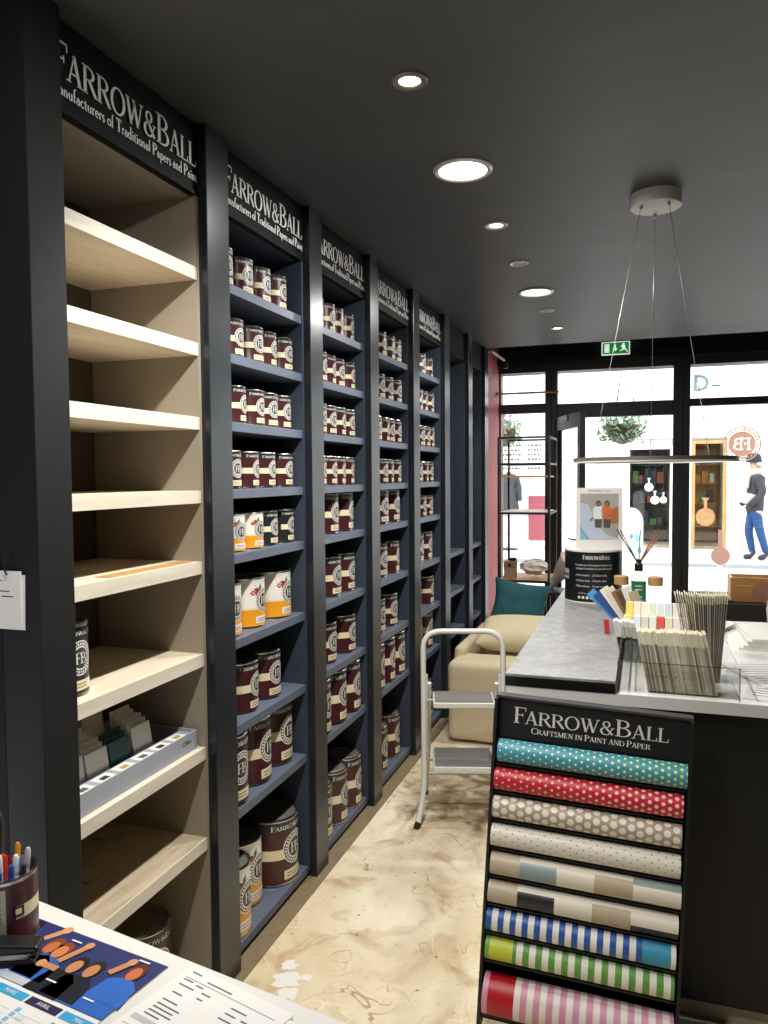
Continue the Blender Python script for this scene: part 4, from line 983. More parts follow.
for i, (c, px, py) in enumerate(PEN):
    nm = 'amber' if c == '#c98a2a' else NM[c[:3]]
    o = thing('pen', '%s %s pen standing in the pen tin' % (WORD[SEEN.setdefault(nm, 0)], nm), 'pen', (PT[0]+px*.75, PT[1]+py*.75, PT[2]+.0125), 0, nm+' pens in the pen tin')
    SEEN[nm] += 1; hh = .112+.007*((i*5) % 4); tx, ty = px*.28, py*.28
    cm = mat('pen_'+c[1:], c, .3)
    MB().tube([(0, 0, 0), (tx, ty, hh-.03)], .0042, M_offw if i % 3 else cm, 8).build('barrel', o, 50)
    MB().tube([(tx, ty, hh-.03), (tx*1.25, ty*1.25, hh-.004), (tx*1.27, ty*1.27, hh)], [.0048, .0048, .003], cm, 8).build('cap', o, 50)
o = thing('black_object', 'glossy black rounded object standing behind the pen tin', 'desk tool', (-1.145, 1.085, ZD+.0005))  # unidentified dark item, modelled as a plain turned body
MB().lathe([(.022, 0), (.026, .02), (.024, .06), (.028, .11), (.026, .145), (.014, .165), (.003, .17)], 24, M_dkplastic, cap=False).build('body', o, 50)
MB().lathe([(.022, .0005), (.001, .0005)], 24, M_dkplastic, cap=False).build('foot', o)
# stapler
o = thing('stapler', 'black stapler lying on the desk beside the calendar', 'stapler', (-1.004, .914, ZD+.0025), math.radians(24))
MB().box((-.08, -.019, 0), (.10, .019, .008), M_dkplastic).build('base', o, bevel=.003)
MB().box((-.08, -.014, .0085), (.09, .014, .018), M_steel).build('magazine', o, bevel=.001)
MB().box((-.08, -.017, .0185), (.105, .017, .036), M_dkplastic, skew=lambda p: (p[0], p[1], p[2]+(.008 if p[2] > .03 and p[0] < 0 else 0)-(.006 if p[2] > .03 and p[0] > 0 else 0))).build('arm', o, bevel=.004)
MB().lathe([(.004, 0), (.004, .001)], 10, M_steel, (.02, 0, .040)).build('rivet', o)
# calendar: local x along its top edge, y up the page; origin = top right corner
o = thing('calendar', 'printed wall calendar lying flat on the desk, blue photo of cheering people', 'calendar', (-.704, 1.003, ZD+.0006), math.radians(-8.5))
MB().box((-.36, -.42, 0), (0, 0, .0015), M_paper).build('sheet', o)
cm = MB()
def cp(pts, c, d): cm.poly([(x, y, .0015+d*.0003) for x, y in pts], mat('cal_'+c[1:], c, .35))
def rect(x0, y0, x1, y1): return [(x0, y0), (x1, y0), (x1, y1), (x0, y1)]
def blob(cx, cy, rx, ry, n=12): return [(cx+rx*math.cos(2*PI*i/n), cy+ry*math.sin(2*PI*i/n)) for i in range(n)]
cp(rect(-.345, -.135, 0, 0), '#2b3263', 1); cp(rect(-.345, -.135, 0, -.09), '#32539a', 2)
cp([(-.34, -.135), (-.34, -.06), (-.30, -.045), (-.265, -.05), (-.25, -.135)], '#c9c7c9', 3)
cp(blob(-.285, -.03, .017, .022), '#b0764f', 4); cp([(-.305, -.02), (-.30, -.005), (-.275, -.003), (-.268, -.02), (-.285, -.012)], '#2a1d1a', 5)
cp([(-.25, -.05), (-.235, -.045), (-.215, -.008), (-.228, -.004)], '#c08a63', 4); cp(blob(-.220, -.004, .009, .010), '#c9926c', 5)
cp([(-.25, -.135), (-.25, -.085), (-.17, -.075), (-.155, -.135)], '#b9bfc9', 4); cp(blob(-.235, -.105, .018, .02), '#2d3f8c', 5)
for x, y, c, hc, tc in ((-.205, -.048, '#b2673f', '#7c3f22', '#2d5aa8'), (-.182, -.05, '#c07a4f', '#8a3a26', '#2d5aa8'), (-.130, -.066, '#b98158', '#241b1b', '#1b1c26'), (-.098, -.062, '#b57c52', '#2a1d1b', '#1c1d28'), (-.032, -.038, '#bb6a45', '#5a2a1c', '#2c64b8')):
    cp([(x-.035, y-.07), (x-.03, y-.025), (x-.01, y-.015), (x+.012, y-.015), (x+.03, y-.03), (x+.036, y-.07)], tc, 5)
    cp(blob(x, y+.004, .015, .021), hc, 6); cp(blob(x, y-.002, .011, .016), c, 7)
for a, b in (((-.165, -.07), (-.15, -.02)), ((-.15, -.085), (-.185, -.085)), ((-.07, -.055), (-.055, -.02))):
    d = Vector((b[0]-a[0], b[1]-a[1])).normalized(); nn = Vector((-d.y, d.x))*.006
    cp([(a[0]+nn.x, a[1]+nn.y), (a[0]-nn.x, a[1]-nn.y), (b[0]-nn.x, b[1]-nn.y), (b[0]+nn.x, b[1]+nn.y)], '#b98158', 8); cp(blob(b[0], b[1], .008, .009), '#c48c66', 9)
cp([(-.10, -.135), (-.10, -.10), (-.02, -.09), (0, -.10), (0, -.135)], '#2b62b4', 4)
for x, y in ((-.31, .0-.012), (-.19, -.022), (-.05, -.012), (-.145, -.11), (-.06, -.115)): cp(rect(x, y, x+.022, y+.003), '#e7e7ea', 9)
for k, (mo, hc) in enumerate((('JANVIER', '#3f9fd0'), ('FÉVRIER', '#2c2a4c'), ('MARS', '#3f9fd0'), ('AVRIL', '#2c2a4c'), ('MAI', '#3f9fd0'))):
    x0 = -.345+k*.071; cp(rect(x0, -.158, x0+.066, -.143), hc, 2)
    mm = max(v[0] for v in font_shape(mo)[0]); sans(cm, mo, M_offw, lambda s, z: (x0+.033-mm*.005+s, -.154+z, .0015+.0012), .010)
    for j in range(12):
        y = -.168-j*.0105; cp(rect(x0+.002, y-.0075, x0+.010, y), ('#8a86b4', '#7fb8dc')[k % 2], 2)
        cm.box((x0+.012, y-.0095, .0015), (x0+.064, y-.009, .0018), mat('cal_rule', '#b9b9be', .6))
        if (j+k) % 4 == 0: cp(rect(x0+.014, y-.0075, x0+.03, y), '#c9dcec', 2)
cm.build('printed_page', o)
# stapled receipts, two sheets
for q, (dx, dy, a) in enumerate(((0, 0, -17), (-.010, .004, -14.5))):
    o = thing('delivery_note', ['printed delivery note, lower sheet on the desk', 'printed delivery note, upper sheet on the desk'][q], 'paper sheet', (-.655+dx, 1.008+dy, ZD+.0045+q*.0012), math.radians(a), 'delivery notes on the desk')
    MB().box((0, -.29, 0), (.205, 0, .0008), M_paper).build('sheet', o)
    pr = MB()
    for (x, y, wd) in [(.012, -.012, .02), (.05, -.018, .05), (.012, -.03, .02), (.04, -.032, .015), (.015, -.042, .03), (.06, -.040, .018), (.062, -.052, .012), (.02, -.06, .02), (.12, -.04, .03), (.12, -.052, .02), (.118, -.064, .025), (.15, -.052, .045), (.15, -.06, .038), (.15, -.068, .045), (.12, -.082, .018), (.12, -.094, .022), (.02, -.078, .03), (.02, -.088, .045), (.02, -.096, .04), (.02, -.104, .045), (.02, -.112, .03)]:
        pr.box((x, y, .0008), (x+wd, y+.0026, .0010), M_ink)
    pr.box((.01, -.0245, .0008), (.19, -.0235, .0010), M_ink); pr.box((.01, -.128, .0008), (.19, -.118, .0010), mat('form_grey', '#b5b5b8', .7))
    for k in range(8): pr.box((.01, -.14-k*.013, .0008), (.19, -.1394-k*.013, .0010), M_ink)
    pr.build('printed_text', o)['kind'] = 'stuff'
# papers clipped on the black wall end
o = thing('clipped_papers', 'folded white papers hung from a hook on the black wall end', 'papers', (-1.262, 1.2755, 1.355))
MB().box((-.060, -.006, -.118), (.030, -.003, .002), M_paper).build('front_sheet', o)
MB().box((-.045, -.0028, -.122), (.036, -.0005, -.006), M_offw, skew=lambda p: (p[0]+(p[2]+.06)*.03, p[1], p[2])).build('rear_sheet', o)
pr = MB(); 
for k, (a, b) in enumerate(((-.05, -.02), (-.05, -.03), (-.045, .0), (-.02, .01))): pr.box((a, -.0064, -.02-k*.011), (b, -.006, -.0175-k*.011), M_ink)
pr.build('handwriting', o); MB().tube([(-.002, -.001, .030), (-.002, -.012, .026), (-.002, -.014, .002), (-.002, -.010, -.006)], .0022, M_iron, 6).build('hook', o)
# card sample box in the wood bay
ZB = ZS[6]+.0005
o = thing('sample_box', 'open grey box of painted sample cards on the pale wood shelf', 'sample box', (0, 0, ZB))
M_gbox = mat('blue_grey_card', '#9aa0aa', .6); BX0, BX1, BY0, BY1 = -1.50, -1.236, 1.42, 1.925
MB().box((BX0, BY0, 0), (BX1, BY1, .004), M_gbox).build('base', o)
for a, b in (((BX1-.004, BY0, .004), (BX1, BY1, .055)), ((BX0, BY0, .004), (BX0+.004, BY1, .075)), ((BX0+.004, BY0, .004), (BX1-.004, BY0+.004, .055)), ((BX0+.004, BY1-.004, .004), (BX1-.004, BY1, .055))): MB().box(a, b, M_gbox).build('side', o)
MB().box((BX1-.058, BY0+.004, .040), (BX1-.004, BY1-.004, .046), M_gbox).build('front_ledge', o)
lm = MB()
for k in range(6):
    y = BY0+.03+k*.078; lm.box((BX1-.052, y, .046), (BX1-.010, y+.058, .0468), M_offw); lm.box((BX1-.040, y+.015, .0468), (BX1-.022, y+.042, .0472), (M_ink, M_egrey, mat('gold_print', '#a8935a', .5))[k % 3 if k < 5 else 2])
lm.build('picture_labels', o)
lm = MB(); lettering(lm, 'CIDOL', M_dkplastic, lambda s, z: (BX1+.0006, BY1-.075+s, .026+z), .014, {1}, .045) if False else sans(lm, 'Oléo', M_dkplastic, lambda s, z: (BX1+.0006, BY1-.075+s, .026+z), .020, .045)
lm.build('lettering', o)
LT = lambda c: c if c in ('#27595c', '#d0a32b') else '#f1eee8'
rowsC = [(-1.303, 1.45, '#d9d6cf', .085), (-1.303, 1.455, '#dcd9d1', .10), (-1.303, 1.545, '#e3e0d8', .095), (-1.303, 1.635, '#27595c', .095), (-1.303, 1.73, '#dcd9d0', .105), (-1.348, 1.45, '#d0a32b', .10), (-1.348, 1.545, '#e0ddd6', .115), (-1.348, 1.74, '#dad6cc', .12), (-1.400, 1.55, '#d5d1c8', .125), (-1.400, 1.66, '#d8d4ca', .15)]
CN = ['grey-white', 'pale grey', 'ivory', 'dark teal', 'soft white', 'mustard yellow', 'chalk white', 'warm white', 'light taupe', 'stone', 'bone', 'oat']
for i, (x, y, c, hh) in enumerate(rowsC):
    if i == 0: continue
    x += .0 if i else 0
    o = thing('sample_card', '%s sample card standing in the grey sample box' % CN[i], 'sample card', (x, y, ZB+.0045), 0, 'cards in the sample box')
    mt = mat('sample_%d_%s' % (i, c[1:]), LT(c), .5)
    for k in range(3): MB().box((-.002-k*.012, 0, 0), (.002-k*.012, .082, hh+k*.010), mt, skew=lambda p: (p[0]-p[2]*.16, p[1], p[2])).build('card', o)
# white paint splash by the desk
m = MB(); rnd = random.Random(21)
for cx, cy, rr in ((-1.035, 2.085, .05), (-1.0, 2.03, .035), (-1.06, 2.15, .03), (-.985, 2.11, .02), (-1.02, 1.97, .022)):
    pts = [(cx+rr*rnd.uniform(.55, 1.15)*math.cos(2*PI*i/14), cy+rr*rnd.uniform(.55, 1.15)*math.sin(2*PI*i/14)) for i in range(14)]
    m.add([(cx, cy, .003)]+[(x, y, .0006) for x, y in pts], [(0, 1+i, 1+(i+1) % 14) for i in range(14)], M_offw)
tag(m.build('paint_splash', None, 60), 'dried white paint splash on the floor near the desk', 'paint splash')

# ================================================================== STREET OUTSIDE
YF = 14.5
def gz(y): return .0+.19*(y-6.95)/6.4
M_pave = mat('pale_paving', '#b5b4b2', .8, vary=.12, scale=2.0, bump=.2, bscale=6)
m = MB(); m.add([(-9, 6.95, gz(6.95)), (9, 6.95, gz(6.95)), (9, YF+.3, gz(YF+.3)), (-9, YF+.3, gz(YF+.3))], [(0, 1, 2, 3)], M_pave)
m.add([(-9, 6.95, -.3), (9, 6.95, -.3), (9, YF+.3, -.3), (-9, YF+.3, -.3)], [(3, 2, 1, 0)], M_pave); m.add([(-9, 6.95, gz(6.95)), (9, 6.95, gz(6.95)), (9, 6.95, -.3), (-9, 6.95, -.3)], [(3, 2, 1, 0)], M_pave)
struct(m.build('pavement'), 'pale paved street rising gently outside the window')
tag(MB().box((-9, 12.3, gz(12.3)), (9, 12.42, gz(12.3)+.05), mat('kerb_stone', '#8f959b', .8)).build('kerb'), 'grey kerb stones along the far side of the street', 'kerb')
M_stucco = mat('white_facade_stone', '#e6e6e2', .8, vary=.04, scale=2, bump=.1); M_joint = mat('facade_joint', '#a9abad', .9)
bd = thing('facade', 'white stone shopfront building across the street', 'building', (0, YF, 0))
OPEN = [(-.31, .47, .1, 2.05), (.78, 1.33, .1, 2.13)]
def rows():
    zt = .10; k = 0
    while zt < 6.6:
        h_ = .345 if zt < 2.4 else .55; x = -8.0+(k % 2)*.6
        while x < 8.0:
            yield x, min(x+1.2, 8.0), zt, zt+h_
            x += 1.2
        zt += h_; k += 1
cnt = 0; far = MB()
for x0, x1, z0, z1 in rows():
    segs = [(x0, x1)]
    for ox0, ox1, oz0, oz1 in OPEN:
        if z0 < oz1-.02:
            ns = []
            for a, b in segs:
                if ox1 <= a or ox0 >= b: ns.append((a, b)); continue
                if a < ox0: ns.append((a, ox0))
                if b > ox1: ns.append((ox1, b))
            segs = ns
    for a, b in segs:
        if b-a < .03: continue
        if z1 < 3.2 and a > -4.5 and b < 4.5: MB().box((a+.006, 0, z0+.006), (b-.006, .12, z1-.006), M_stucco).build('stone_block', bd)
        else: far.box((a+.006, 0, z0+.006), (b-.006, .12, z1-.006), M_stucco)
far.build('upper_stonework', bd)['kind'] = 'stuff'
bk = MB(); bk.box((-8, .05, 0), (-.31, .3, 6.7), M_joint).box((.47, .05, 0), (.78, .3, 6.7), M_joint).box((1.33, .05, 0), (8, .3, 6.7), M_joint).box((-.31, .05, 2.06), (.47, .3, 6.7), M_joint).box((.78, .05, 2.14), (1.33, .3, 6.7), M_joint)
bk.build('backing_wall', bd)
M_shopin = mat('dim_shop_interior', '#948c82', .8, vary=.4, scale=3); M_deck = wood_material('pale_deck_wood', '#d8c096', '#b89a68', (1.5, 8, 8))
for n_, (x0, x1, z0, z1), wm in ((0, OPEN[0], M_offw), (1, OPEN[1], M_brown)):
    g_ = MB().box((x0, .02, z0), (x0+.05, .10, z1), wm).box((x1-.05, .02, z0), (x1, .10, z1), wm).box((x0+.05, .02, z1-.06), (x1-.05, .10, z1), wm).build('shop_door_frame', bd)
    MB().box((x0+.05, .055, z0+.02), (x1-.05, .061, z1-.06), M_glass).build('shop_pane', bd)
    rm = MB().box((x0, 1.3, 0), (x1, 1.35, z1), (M_shopin, mat('warm_shop_wall', '#b07a45', .8, vary=.35, scale=4))[n_]).box((x0-.02, .3, 0), (x0, 1.35, z1), M_offw).box((x1, .3, 0), (x1+.02, 1.35, z1), M_offw).box((x0, .3, z1), (x1, 1.35, z1+.03), M_offw).build('shop_interior', bd)
    MB().box((x0, .3, 0), (x1, 1.3, gz(YF)+.03), M_deck).build('shop_floor', bd)
rnd = random.Random(4)
PROPS = ['#2b2f33', '#4c4640', '#8c4a2f', '#c98c2f', '#57803f', '#d9cfc0', '#34404a']
for n_, (x0, x1) in enumerate(((-.24, .40), (.84, 1.27))):
    sh = thing('shop_shelf', ['dark display shelf inside the left doorway across the street', 'warm display shelf inside the right doorway across the street'][n_], 'shelf', ((x0+x1)/2, YF+.95, gz(YF)+.032))
    hw = (x1-x0)/2
    for z in (.30, .72, 1.10, 1.45): MB().box((-hw, 0, z), (hw, .25, z+.03), (M_dkplastic, M_brown)[n_]).build('shelf', sh)
    MB().box((-hw, .25, .001), (hw, .27, 1.75), (M_iron, M_brown)[n_]).build('back_panel', sh)
    for z in (.33, .75, 1.13):
        x = -hw+.02
        while x < hw-.12:
            wd = rnd.uniform(.06, .12); hh = rnd.uniform(.1, .28); cc = rnd.choice(PROPS)
            MB().box((x, .04, z+.0005), (x+wd, .18, z+hh), mat('goods_'+cc[1:], cc, .6)).build('stocked_goods', sh); x += wd+.02
# paddle boards hanging in the doorways
M_board = wood_material('paddle_wood', '#b08a5e', '#96703f', (3, 3, 10)); M_boardw = mat('pale_paddle', '#ddd8cc', .6)
def paddle(x, y, z, r, mt, label, top=1.995):
    o = thing('paddle_board', label, 'hanging board', (x, y, z), 0, 'round paddle boards across the street')
    m = MB(); n = 28; pts = [(r*math.sin(2*PI*i/n), r*math.cos(2*PI*i/n)) for i in range(n)]
    for yy, fl_ in ((0, 1), (.015, 0)): m.poly([(a, yy, b) for a, b in (pts if fl_ else pts[::-1])], mt)
    k = 2*n; v0 = [(a, 0, b) for a, b in pts]+[(a, .015, b) for a, b in pts]; m.add(v0, [(i, n+i, n+(i+1) % n, (i+1) % n) for i in range(n)], mt)
    m.build('disc', o); MB().box((-r*.17, 0, r*.95), (r*.17, .015, r*1.9), mt).build('neck', o); MB().box((-r*.34, 0, r*1.9), (r*.34, .015, r*2.15), mt).build('grip', o)
    MB().tube([(0, .007, r*2.15), (0, .007, top-z)], .003, M_iron, 6).build('cord', o); return o
paddle(.068, YF+.024, 1.315, .075, M_boardw, 'pale paddle board highest of the three in the left doorway across the street')
paddle(.170, YF+.024, 1.085, .075, M_boardw, 'pale paddle board lowest in the left doorway across the street')
paddle(.312, YF+.024, 1.09, .06, M_boardw, 'small pale paddle board right of the other two across the street')
paddle(1.005, YF+.024, .790, .158, M_board, 'large wooden paddle board hanging before the right doorway across the street', 2.075)
# pavement sign, white arch sign
o = thing('pavement_sign', 'round pink sign on a white post standing in the street', 'sign', (.778, 9.0, gz(9)))
m = MB(); n = 30; Mp = mat('pink_sign', '#b48a7b', .6); pts = [(.095*math.cos(2*PI*i/n), .095*math.sin(2*PI*i/n)) for i in range(n)]
m.poly([(a, 0, .60+b) for a, b in pts], Mp); m.poly([(a, .02, .60+b) for a, b in pts[::-1]], Mp); m.add([(a, 0, .60+b) for a, b in pts]+[(a, .02, .60+b) for a, b in pts], [(i, (i+1) % n, n+(i+1) % n, n+i) for i in range(n)], Mp); m.build('disc', o)
MB().box((-.022, .0, .69), (.022, .018, .88), Mp).build('stem', o)
MB().box((-.03, .021, .02), (.03, .045, .62), M_offw).build('post', o); MB().box((-.13, -.05, 0), (.13, .12, .02), M_offw).build('base', o)
o = thing('arched_board', 'white arched board with blue print standing in the street behind the poster', 'sign', (-.145, 9.5, gz(9.5)))
prof = [(-.13, 0), (.13, 0), (.13, .9)]+[(.13*math.cos(t*PI/10), .9+.18*math.sin(t*PI/10)) for t in range(1, 10)]+[(-.13, .9)]
n = len(prof); m = MB(); m.poly([(a, 0, b) for a, b in prof], M_offw); m.poly([(a, .03, b) for a, b in prof[::-1]], M_offw); m.add([(a, 0, b) for a, b in prof]+[(a, .03, b) for a, b in prof], [(i, n+i, n+(i+1) % n, (i+1) % n) for i in range(n)], M_offw); m.build('board', o)
m = MB()
for (x, z, r_, c) in ((.06, .72, .05, '#7fb8d8'), (.02, .62, .06, '#a9cbe2'), (.09, .58, .04, '#5f9f9a'), (.0, .74, .03, '#4f86b8')): m.poly([(x+r_*.6*math.cos(t*PI/6), -.001, z+r_*math.sin(t*PI/6)) for t in range(12)], mat('blot_'+c[1:], c, .6))
m.build('blue_print', o)['kind'] = 'stuff'
# hanging baskets
def basket(x, y, z, r, label, seed):
    rnd = random.Random(seed); o = thing('hanging_basket', label, 'hanging basket', (x, y, z), 0, 'hanging flower baskets outside')
    MB().lathe([(.02, -.16), (r*.55, -.12), (r*.75, -.04), (r*.8, .02)], 20, mat('basket_liner', '#6b6350', .9)).build('basket', o, 40)
    f = MB(); gm = [mat('leaf_grey_green', '#7f9a86', .7), mat('leaf_green', '#6d9a58', .7), mat('leaf_pale', '#a9bba6', .7)]; pk = mat('petal_pink', '#b85a8c', .6); blossoms = MB()
    for i in range(420):
        a = rnd.uniform(0, 2*PI); q = r*rnd.random()**.5*1.1; zz = .03+rnd.uniform(-.12, .12)*(1.2-q/r)+rnd.uniform(-.08, .03)*(q/r)*2
        c = Vector((q*math.cos(a), q*math.sin(a), zz)); d1 = Vector((rnd.uniform(-1, 1), rnd.uniform(-1, 1), rnd.uniform(-1, 1))).normalized(); d2 = d1.orthogonal().normalized(); L = rnd.uniform(.02, .045)
        f.add([c-d1*L, c+d2*L*.4, c+d1*L, c-d2*L*.4], [(0, 1, 2, 3)], rnd.choice(gm))
    for i in range(40):
        a = rnd.uniform(0, 2*PI); q = r*rnd.random(); c = Vector((q*math.cos(a), q*math.sin(a), rnd.uniform(.10, .17))); d1 = Vector((rnd.uniform(-1, 1), rnd.uniform(-1, 1), rnd.uniform(-1, 1))).normalized(); d2 = d1.orthogonal()
        blossoms.add([c-d1*.014, c+d2*.012, c+d1*.014, c-d2*.012], [(0, 1, 2, 3)], pk)
    f.build('foliage', o)['kind'] = 'stuff'; blossoms.build('blossoms', o)['kind'] = 'stuff'
    for k in range(3):
        a = k*2.1; MB().tube([(r*.78*math.cos(a), r*.78*math.sin(a), .02), (0, 0, .62)], .003, M_iron, 6).build('chain', o)
    MB().tube([(0, 0, .60), (0, 0, .66), (0, -(y-6.93), .66)], .012, M_iron, 8).build('bracket', o)
basket(-.205, 7.60, 1.99, .20, 'hanging basket of grey-green foliage outside the entrance', 3)
basket(-1.36, 7.60, 1.98, .20, 'hanging basket of grey-green foliage beyond the coral wall', 5)
# notice board, pink board, coat, flowers at the left shop across the street
o = thing('notice_board', 'white notice board with rows of dark text across the street', 'notice board', (-2.17, YF-.03, 1.88))
MB().box((-.50, 0, -.30), (.46, .025, .30), M_offw).build('board', o)
for k in range(6):
    for x, wd in ((-.40, .36), (.10, .22)):
        m = MB(); rnd = random.Random(k*3+int(x > 0)); q = x
        while q < x+wd: l_ = rnd.uniform(.03, .07); m.box((q, -.004, .20-k*.085), (q+l_, 0, .238-k*.085), M_ink); q += l_+.015
        m.build('text_row', o)['kind'] = 'stuff'
tag(MB().box((-2.05, YF-.05, .34), (-1.70, YF-.02, 1.16), mat('dusty_rose_board', '#9c4f5a', .7)).build('rose_board'), 'dusty rose board on the white facade across the street', 'board')
o = thing('display_coat', 'dark coat on a stand before the left facade across the street', 'coat', (-2.33, 13.9, gz(13.9)+.001))
MB().lathe([(.19, .70), (.17, .85), (.14, 1.05), (.13, 1.15), (.155, 1.27), (.13, 1.34), (.05, 1.37), (.03, 1.40)], 20, mat('dark_coat', '#3a3c40', .8)).build('coat_body', o, 50)
for sx in (-1, 1): MB().tube([(sx*.13, 0, 1.30), (sx*.185, .0, 1.12), (sx*.20, -.02, .88)], [.055, .048, .04], mat('dark_coat', '#3a3c40', .8), 10).build('sleeve', o, 50)
MB().tube([(0, 0, 0.02), (0, 0, .72)], .015, M_iron, 8).build('stand_pole', o); MB().lathe([(.16, 0), (.16, .015), (.02, .025)], 20, M_iron).build('stand_base', o)
o = thing('flower_bucket', 'tall bucket of orange flowers at the left shop across the street', 'flowers', (-2.72, 14.2, gz(14.2)))
MB().lathe([(.10, 0), (.13, 1.3), (.125, 1.3)], 20, M_steel).build('bucket', o, 40); f = MB(); rnd = random.Random(8)
for i in range(90):
    a = rnd.uniform(0, 2*PI); q = .2*rnd.random(); c = Vector((q*math.cos(a), q*math.sin(a), 1.35+rnd.uniform(0, .32))); d1 = Vector((rnd.uniform(-1, 1), rnd.uniform(-1, 1), rnd.uniform(-1, 1))).normalized(); d2 = d1.orthogonal()
    f.add([c-d1*.035, c+d2*.03, c+d1*.035, c-d2*.03], [(0, 1, 2, 3)], mat('bloom_%d' % (i % 3), ('#e08a2c', '#d8543a', '#6f8f4a')[i % 3], .6))
f.build('flowers', o)['kind'] = 'stuff'
# window bench inside with crate and magazines
tag(MB().box((.36, 6.25, 0), (2.4, 6.74, .575), mat('dark_bench', '#2a2829', .5)).build('window_bench', bevel=.004), 'dark low bench inside the display window', 'bench')
M_crate = wood_material('bright_crate_wood', '#e2ae6a', '#cf9450', (2, 8, 8))
o = thing('wooden_crate', 'honey wood crate on the window bench', 'crate', (.79, 6.50, .5755))
for z in (.0, .062, .124): MB().box((-.165, -.12, z), (.165, -.105, z+.058), M_crate).build('slat', o); MB().box((-.165, .105, z), (.165, .12, z+.058), M_crate).build('slat', o)
for sx in (-.165, .15): MB().box((sx, -.104, 0), (sx+.015, .104, .182), M_crate).build('end_panel', o)
d = MB(); disc(d, .085, .0005, mat('rosy_stamp', '#c58f78', .7)); d.mapv(lambda p: (p[0]+.07, -.1212, p[2]+.075 if p[2]+.075 > .004 else .004)); d.build('round_stamp', o)
for i, (x, y, z, a, c) in enumerate(((.50, 6.38, .5755, 8, '#d7d2cc'), (.52, 6.37, .5875, -4, '#8c7f7c'), (.66, 6.345, .5755, 12, '#b9b2b0'))):
    if i == 2: x, y = .98, 6.335
    tag(MB().box((-.11, -.075, 0), (.11, .075, .012), mat('mag_'+c[1:], c, .4)).build('display_book', loc=(x, y, z), rz=math.radians(a)), ['pale book lying on the window bench', 'grey-brown book on top of the pale book on the bench', 'grey book on the bench in front of the crate'][i], 'book', 'books on the window bench')

# ------------------------------------------------------------------ person across the street
def skin_obj(name, verts, edges, radii, mt, parent, root=0, sub=2):
    me = bpy.data.meshes.new(name); me.from_pydata(verts, edges, []); me.materials.append(mt)
    o = bpy.data.objects.new(name, me); COL.objects.link(o); o.parent = parent
    sk_ = o.modifiers.new('skin', 'SKIN'); sk_.use_smooth_shade = True
    for i, r_ in enumerate(radii):
        rr = r_ if isinstance(r_, tuple) else (r_, r_); me.skin_vertices[0].data[i].radius = rr
        me.skin_vertices[0].data[i].use_root = (i == root)
    ss = o.modifiers.new('sub', 'SUBSURF'); ss.levels = sub; ss.render_levels = sub; return o
pr = thing('person', 'person in dark jacket, scarf, beanie and blue jeans walking across the street', 'person', (1.63, 13.3, gz(13.3)), math.radians(-75))
M_skin = mat('skin', '#c99a80', .55); M_jack = mat('dark_jacket', '#33323c', .8, vary=.15, scale=9, bump=.4, bscale=20); M_jean = mat('blue_jeans', '#1e4273', .8, vary=.15, scale=12); M_bean = mat('dark_beanie', '#1f2b38', .9, bump=.5, bscale=60); M_scarf = mat('pale_scarf', '#b9ada2', .9, vary=.2, scale=20, bump=.5); M_boot = mat('dark_boot', '#22252b', .5); M_hair = mat('fair_hair', '#b08a62', .7)
# facing local -y; z up
V = [(0, 0, .86), (0, .01, 1.02), (0, .01, 1.20), (0, 0, 1.32), (0, -.005, 1.40), (0, -.02, 1.50), (0, -.02, 1.55),
     (-.085, 0, .82), (-.095, -.05, .46), (-.095, .02, .08), (-.10, -.11, .035), (.085, 0, .82), (.09, .05, .46), (.09, .16, .09), (.095, .04, .035),
     (-.17, 0, 1.29), (-.215, .03, 1.05), (-.18, -.10, .90), (.17, 0, 1.29), (.215, .03, 1.05), (.18, -.10, .90)]
Ed = [(0,1),(1,2),(2,3),(3,4),(4,5),(5,6),(0,7),(7,8),(8,9),(9,10),(0,11),(11,12),(12,13),(13,14),(3,15),(15,16),(16,17),(3,18),(18,19),(19,20)]
Rd = [(.08,.07),(.10,.08),(.13,.095),(.10,.075),.047,(.066,.080),(.050,.058),.07,.05,.037,.03,.08,.055,.037,.03,.05,.042,.033,.05,.042,.033]
skin_obj('body', V, Ed, Rd, M_skin, pr)
skin_obj('jacket', [(0,.0,.70),(0,.01,1.02),(0,.01,1.20),(0,0,1.31),(0,-.005,1.37),(-.18,0,1.28),(-.23,.035,1.05),(-.185,-.10,.90),(-.14,-.15,.86),(.18,0,1.28),(.23,.035,1.05),(.185,-.10,.90),(.14,-.15,.86)],
         [(0,1),(1,2),(2,3),(3,4),(3,5),(5,6),(6,7),(7,8),(3,9),(9,10),(10,11),(11,12)], [(.175,.14),(.16,.13),(.165,.13),(.125,.10),.07,.07,.062,.055,.05,.07,.062,.055,.05], M_jack, pr)
skin_obj('jeans', [(0,0,.86),(-.085,0,.70),(-.097,-.05,.46),(-.096,.02,.10),(.085,0,.70),(.092,.05,.46),(.091,.155,.11)], [(0,1),(1,2),(2,3),(0,4),(4,5),(5,6)], [.10,.085,.068,.052,.085,.068,.052], M_jean, pr)
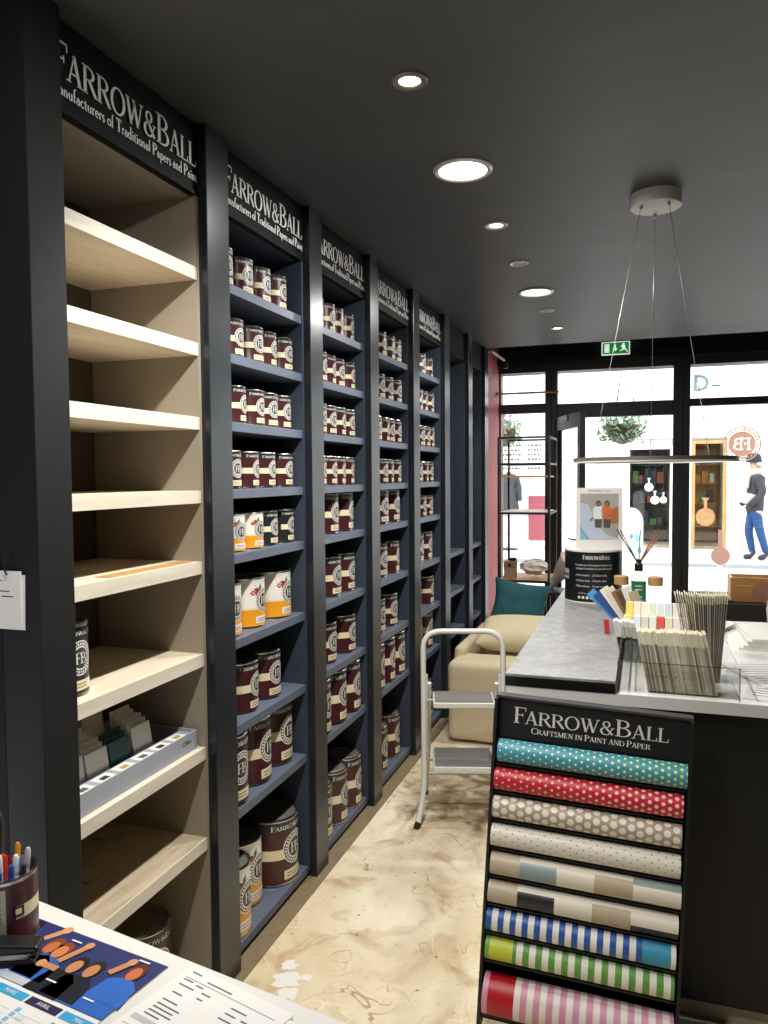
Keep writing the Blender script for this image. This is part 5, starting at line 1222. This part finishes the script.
for a, b, c in (((-.096,.03,.05), (-.097,-.03,.045), (-.10,-.12,.035)), ((.091,.165,.055), (.093,.10,.05), (.096,.02,.035))):
    skin_obj('boot', [(a[0],a[1],a[2]+.09), a, b, c], [(0,1),(1,2),(2,3)], [.05,.05,.048,.036], M_boot, pr, 1)
m = MB().lathe([(.106, 1.535), (.112, 1.56), (.110, 1.60), (.094, 1.645), (.055, 1.675), (.002, 1.685)], 22, M_bean, (0, -.018, 0), cap=False); m.lathe([(.114, 1.53), (.117, 1.545), (.114, 1.565)], 22, M_bean, (0, -.018, 0), cap=False); m.build('beanie', pr, 60)
skin_obj('scarf', [(.0,-.10,1.385),(.09,-.04,1.385),(.085,.06,1.39),(-.0,.095,1.395),(-.085,.06,1.39),(-.09,-.04,1.385),(.02,-.135,1.24),(.03,-.15,1.10)], [(0,1),(1,2),(2,3),(3,4),(4,5),(5,0),(0,6),(6,7)], [.055]*6+[(.06,.035),(.055,.03)], M_scarf, pr)
skin_obj('hair', [(0,.045,1.50),(.05,.05,1.44),(-.05,.05,1.44)], [(0,1),(0,2)], [.05,.04,.04], M_hair, pr)
fc = MB()
for sx in (-1, 1): fc.lathe([(.001, -.006), (.011, 0), (.001, .006)], 10, M_offw, (sx*.028, -.112, 1.515), cap=False); fc.lathe([(.001, -.004), (.006, 0), (.001, .004)], 8, M_dkplastic, (sx*.028, -.119, 1.515), cap=False)
fc.build('eyes', pr)
skin_obj('nose', [(0,-.112,1.51),(0,-.128,1.485)], [(0,1)], [.010,.013], M_skin, pr); MB().box((-.022, -.114, 1.452), (.022, -.108, 1.460), mat('lips', '#a8625a', .5)).build('mouth', pr)
for sx in (-1, 1): skin_obj('ear', [(sx*.082,-.01,1.52),(sx*.086,-.005,1.49)], [(0,1)], [.016,.012], M_skin, pr)
o = MB().obox((0, 0, 0), (.26, .09, .17), mat('bag_cloth', '#bdb6ab', .8), Matrix.Rotation(.25, 3, 'Y')).build('shoulder_bag', bevel=.025); o.location = (1.50, 13.14, gz(13.3)+.97); o.rotation_euler = (0, 0, math.radians(15)); tag(o, 'pale shoulder bag worn by the person across the street', 'bag')
